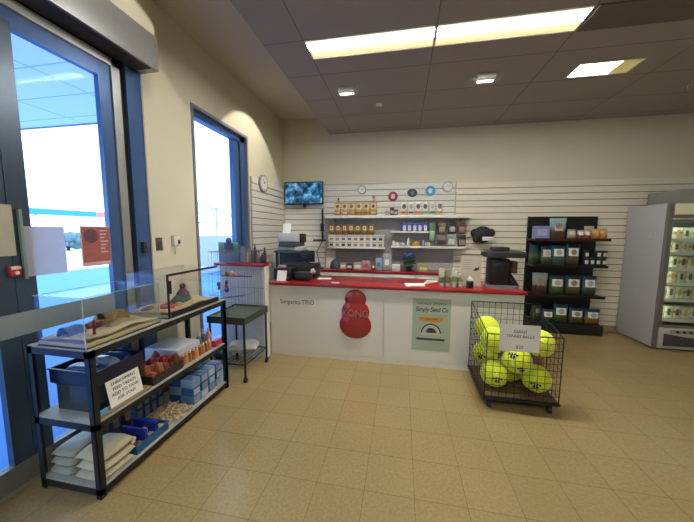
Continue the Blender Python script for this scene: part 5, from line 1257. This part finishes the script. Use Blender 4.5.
t = thing('price_sign', 'white printed price sign clipped on the front of the ball cart', 'sign', (1.035, BY0-.006, .56))
part(MB().box(.873, 1.198, BY0-.009, BY0-.0065, .556, .798), 'sign_card', PAPER, t)
for i, (s, z, sz) in enumerate((('GIANT', .735, .035), ('TENNIS BALLS', .693, .034), ('$25', .597, .04))):
    text('sign_lettering', s, sz, INK, (1.04, BY0-.0098, z), RX, t, sx=1.05)
solo(MB().box(BX1-.03, BX1-.014, BY0+.30, BY1-.03, .1195, .46, .002), 'cardboard_sheet', mat('reddish_card', '7a4a30', .8, var=.2), 'reddish brown cardboard sheet against the right side of the ball cart', 'cardboard', (BX1-.02, 3.1, .1195))
# giant tennis balls
R_ = .122
def ball_mat():
    m, n, l, b = nt('yellow_green_felt')
    tc = n.new('ShaderNodeTexCoord'); no = n.new('ShaderNodeTexNoise'); no.inputs['Scale'].default_value = 60; no.inputs['Detail'].default_value = 4; l.new(tc.outputs['Object'], no.inputs['Vector'])
    r = n.new('ShaderNodeValToRGB'); r.color_ramp.elements[0].color = lin('c4d81c'); r.color_ramp.elements[1].color = lin('eaf238'); r.color_ramp.elements[0].position = .3; r.color_ramp.elements[1].position = .7
    l.new(no.outputs['Fac'], r.inputs[0]); l.new(r.outputs[0], b.inputs['Base Color']); b.inputs['Roughness'].default_value = .85
    b.inputs['Sheen Weight'].default_value = .3
    bp = n.new('ShaderNodeBump'); bp.inputs['Strength'].default_value = .35; bp.inputs['Distance'].default_value = .004; l.new(no.outputs['Fac'], bp.inputs['Height']); l.new(bp.outputs['Normal'], b.inputs['Normal'])
    return m
BM = ball_mat(); SEAM = mat('pale_seam', 'dfe6a8', .7)
proto = thing('tennis_ball', 'x', 'ball', (0, 0, 0), group='giant tennis balls in the cart')
part(MB().ball((0, 0, 0), R_, 32, 20), 'felt_shell', BM, proto, local=True)
sm = MB(); pp = []
for k in range(73):
    a = 2*PI*k/72; v = Vector((math.cos(a)+.33*math.cos(3*a), math.sin(a)-.33*math.sin(3*a), .95*math.sin(2*a))); pp.append(v.normalized()*(R_*.999))
for a, b_ in zip(pp, pp[1:]): sm.rod(a, b_, .0028, 5)
part(sm, 'seam', SEAM, proto, local=True)
pw = MB()
def cap(dirv, r, pw=pw):
    d = Vector(dirv).normalized(); q = d.to_track_quat('Z', 'Y')
    for a in range(12):
        t0, t1 = 2*PI*a/12, 2*PI*(a+1)/12
        pts = [d*R_*1.006]
        for tt in (t0, t1):
            v = d*R_+q @ Vector((r*math.cos(tt), r*math.sin(tt), 0)); pts.append(v.normalized()*R_*1.006)
        pw.bm.faces.new([pw.bm.verts.new(p) for p in pts])
cap((0, -1, 0), .022)
for a in (-.28, -.09, .10, .29): cap((a, -1, .27-abs(a)*.25), .010)
bmesh.ops.remove_doubles(pw.bm, verts=pw.bm.verts, dist=1e-5)
part(pw, 'paw_print', INK, proto, local=True)
pw = MB()
cap((.62, -.35, -.75), .022, pw)
for a in (.42, .58, .75): cap((a, -.62, -.62), .010, pw)
bmesh.ops.remove_doubles(pw.bm, verts=pw.bm.verts, dist=1e-5)
part(pw, 'paw_print', INK, proto, local=True)
zb = .1185+R_
BALLS = [  # x, y, z, label, rotation
 (0.9030, 2.8508, 0.2537, 'giant tennis ball at the bottom front left of the cart', (.15, 0, -.05)),
 (1.2570, 2.8275, 0.2524, 'giant tennis ball at the bottom front right of the cart', (.25, 0, -.4)),
 (1.0786, 2.8080, 0.4241, 'giant tennis ball just under the price sign, front and centre', (-.5, 0, -.7)),
 (1.2570, 2.8080, 0.5969, 'giant tennis ball high on the right beside the price sign', (1.6, .5, 1)),
 (0.9030, 2.9193, 0.5601, 'giant tennis ball at the left edge of the price sign', (2.3, .2, .4)),
 (0.9030, 3.1720, 0.3220, 'giant tennis ball low at the back left of the cart', (.1, .3, -.6)),
 (.903, 3.172, .599, 'topmost giant tennis ball at the back left of the cart', (2.6, .6, 1.2)),
 (1.0943, 3.0150, 0.2428, 'giant tennis ball at the cart bottom, half hidden between front ones', (1.2, .4, 2)),
]
for i, (x, y, z, lb, rot) in enumerate(BALLS):
    o = proto if i == 0 else copy_tree(proto, (x, y, z), lb)
    o.location = (x, y, z); o['label'] = lb; o.rotation_euler = rot

# ================================================================= LIGHT
w = bpy.data.worlds.new('sky'); bpy.context.scene.world = w; w.use_nodes = True
n = w.node_tree.nodes; l = w.node_tree.links; bg = n['Background']
sky = n.new('ShaderNodeTexSky'); sky.sky_type = 'HOSEK_WILKIE'; sky.turbidity = 6; sky.sun_direction = (.5, -.3, .8)
mx = n.new('ShaderNodeMix'); mx.data_type = 'RGBA'; mx.inputs['Factor'].default_value = .8
l.new(sky.outputs[0], mx.inputs['A']); mx.inputs['B'].default_value = (.62, .82, 1.0, 1)
l.new(mx.outputs['Result'], bg.inputs['Color']); bg.inputs['Strength'].default_value = 4.2
s = bpy.data.lights.new('sun', 'SUN'); s.energy = 4.5; s.angle = .03; s.color = (1, .96, .9); so = bpy.data.objects.new('sun', s); C.objects.link(so)
so.rotation_euler = Vector((.62, -.25, .74)).to_track_quat('Z', 'Y').to_euler()
vs = bpy.context.scene.view_settings
vs.view_transform = 'Standard'; vs.look = 'None'; vs.exposure = 0; vs.gamma = 1
cy = bpy.context.scene.cycles
cy.max_bounces = 10; cy.transparent_max_bounces = 16; cy.sample_clamp_indirect = 6; cy.caustics_reflective = False; cy.caustics_refractive = False
# lettering as plain meshes
dg = bpy.context.evaluated_depsgraph_get()
for o in [o for o in C.objects if o.type == 'FONT']:
    me = bpy.data.meshes.new_from_object(o.evaluated_get(dg)); nm = o.name
    k = bpy.data.objects.new(nm, me); C.objects.link(k); k.parent = o.parent; k.location = o.location; k.rotation_euler = o.rotation_euler; k.scale = o.scale
    for key in ('label', 'category', 'group', 'kind'):
        if key in o: k[key] = o[key]
    bpy.data.objects.remove(o); k.name = nm
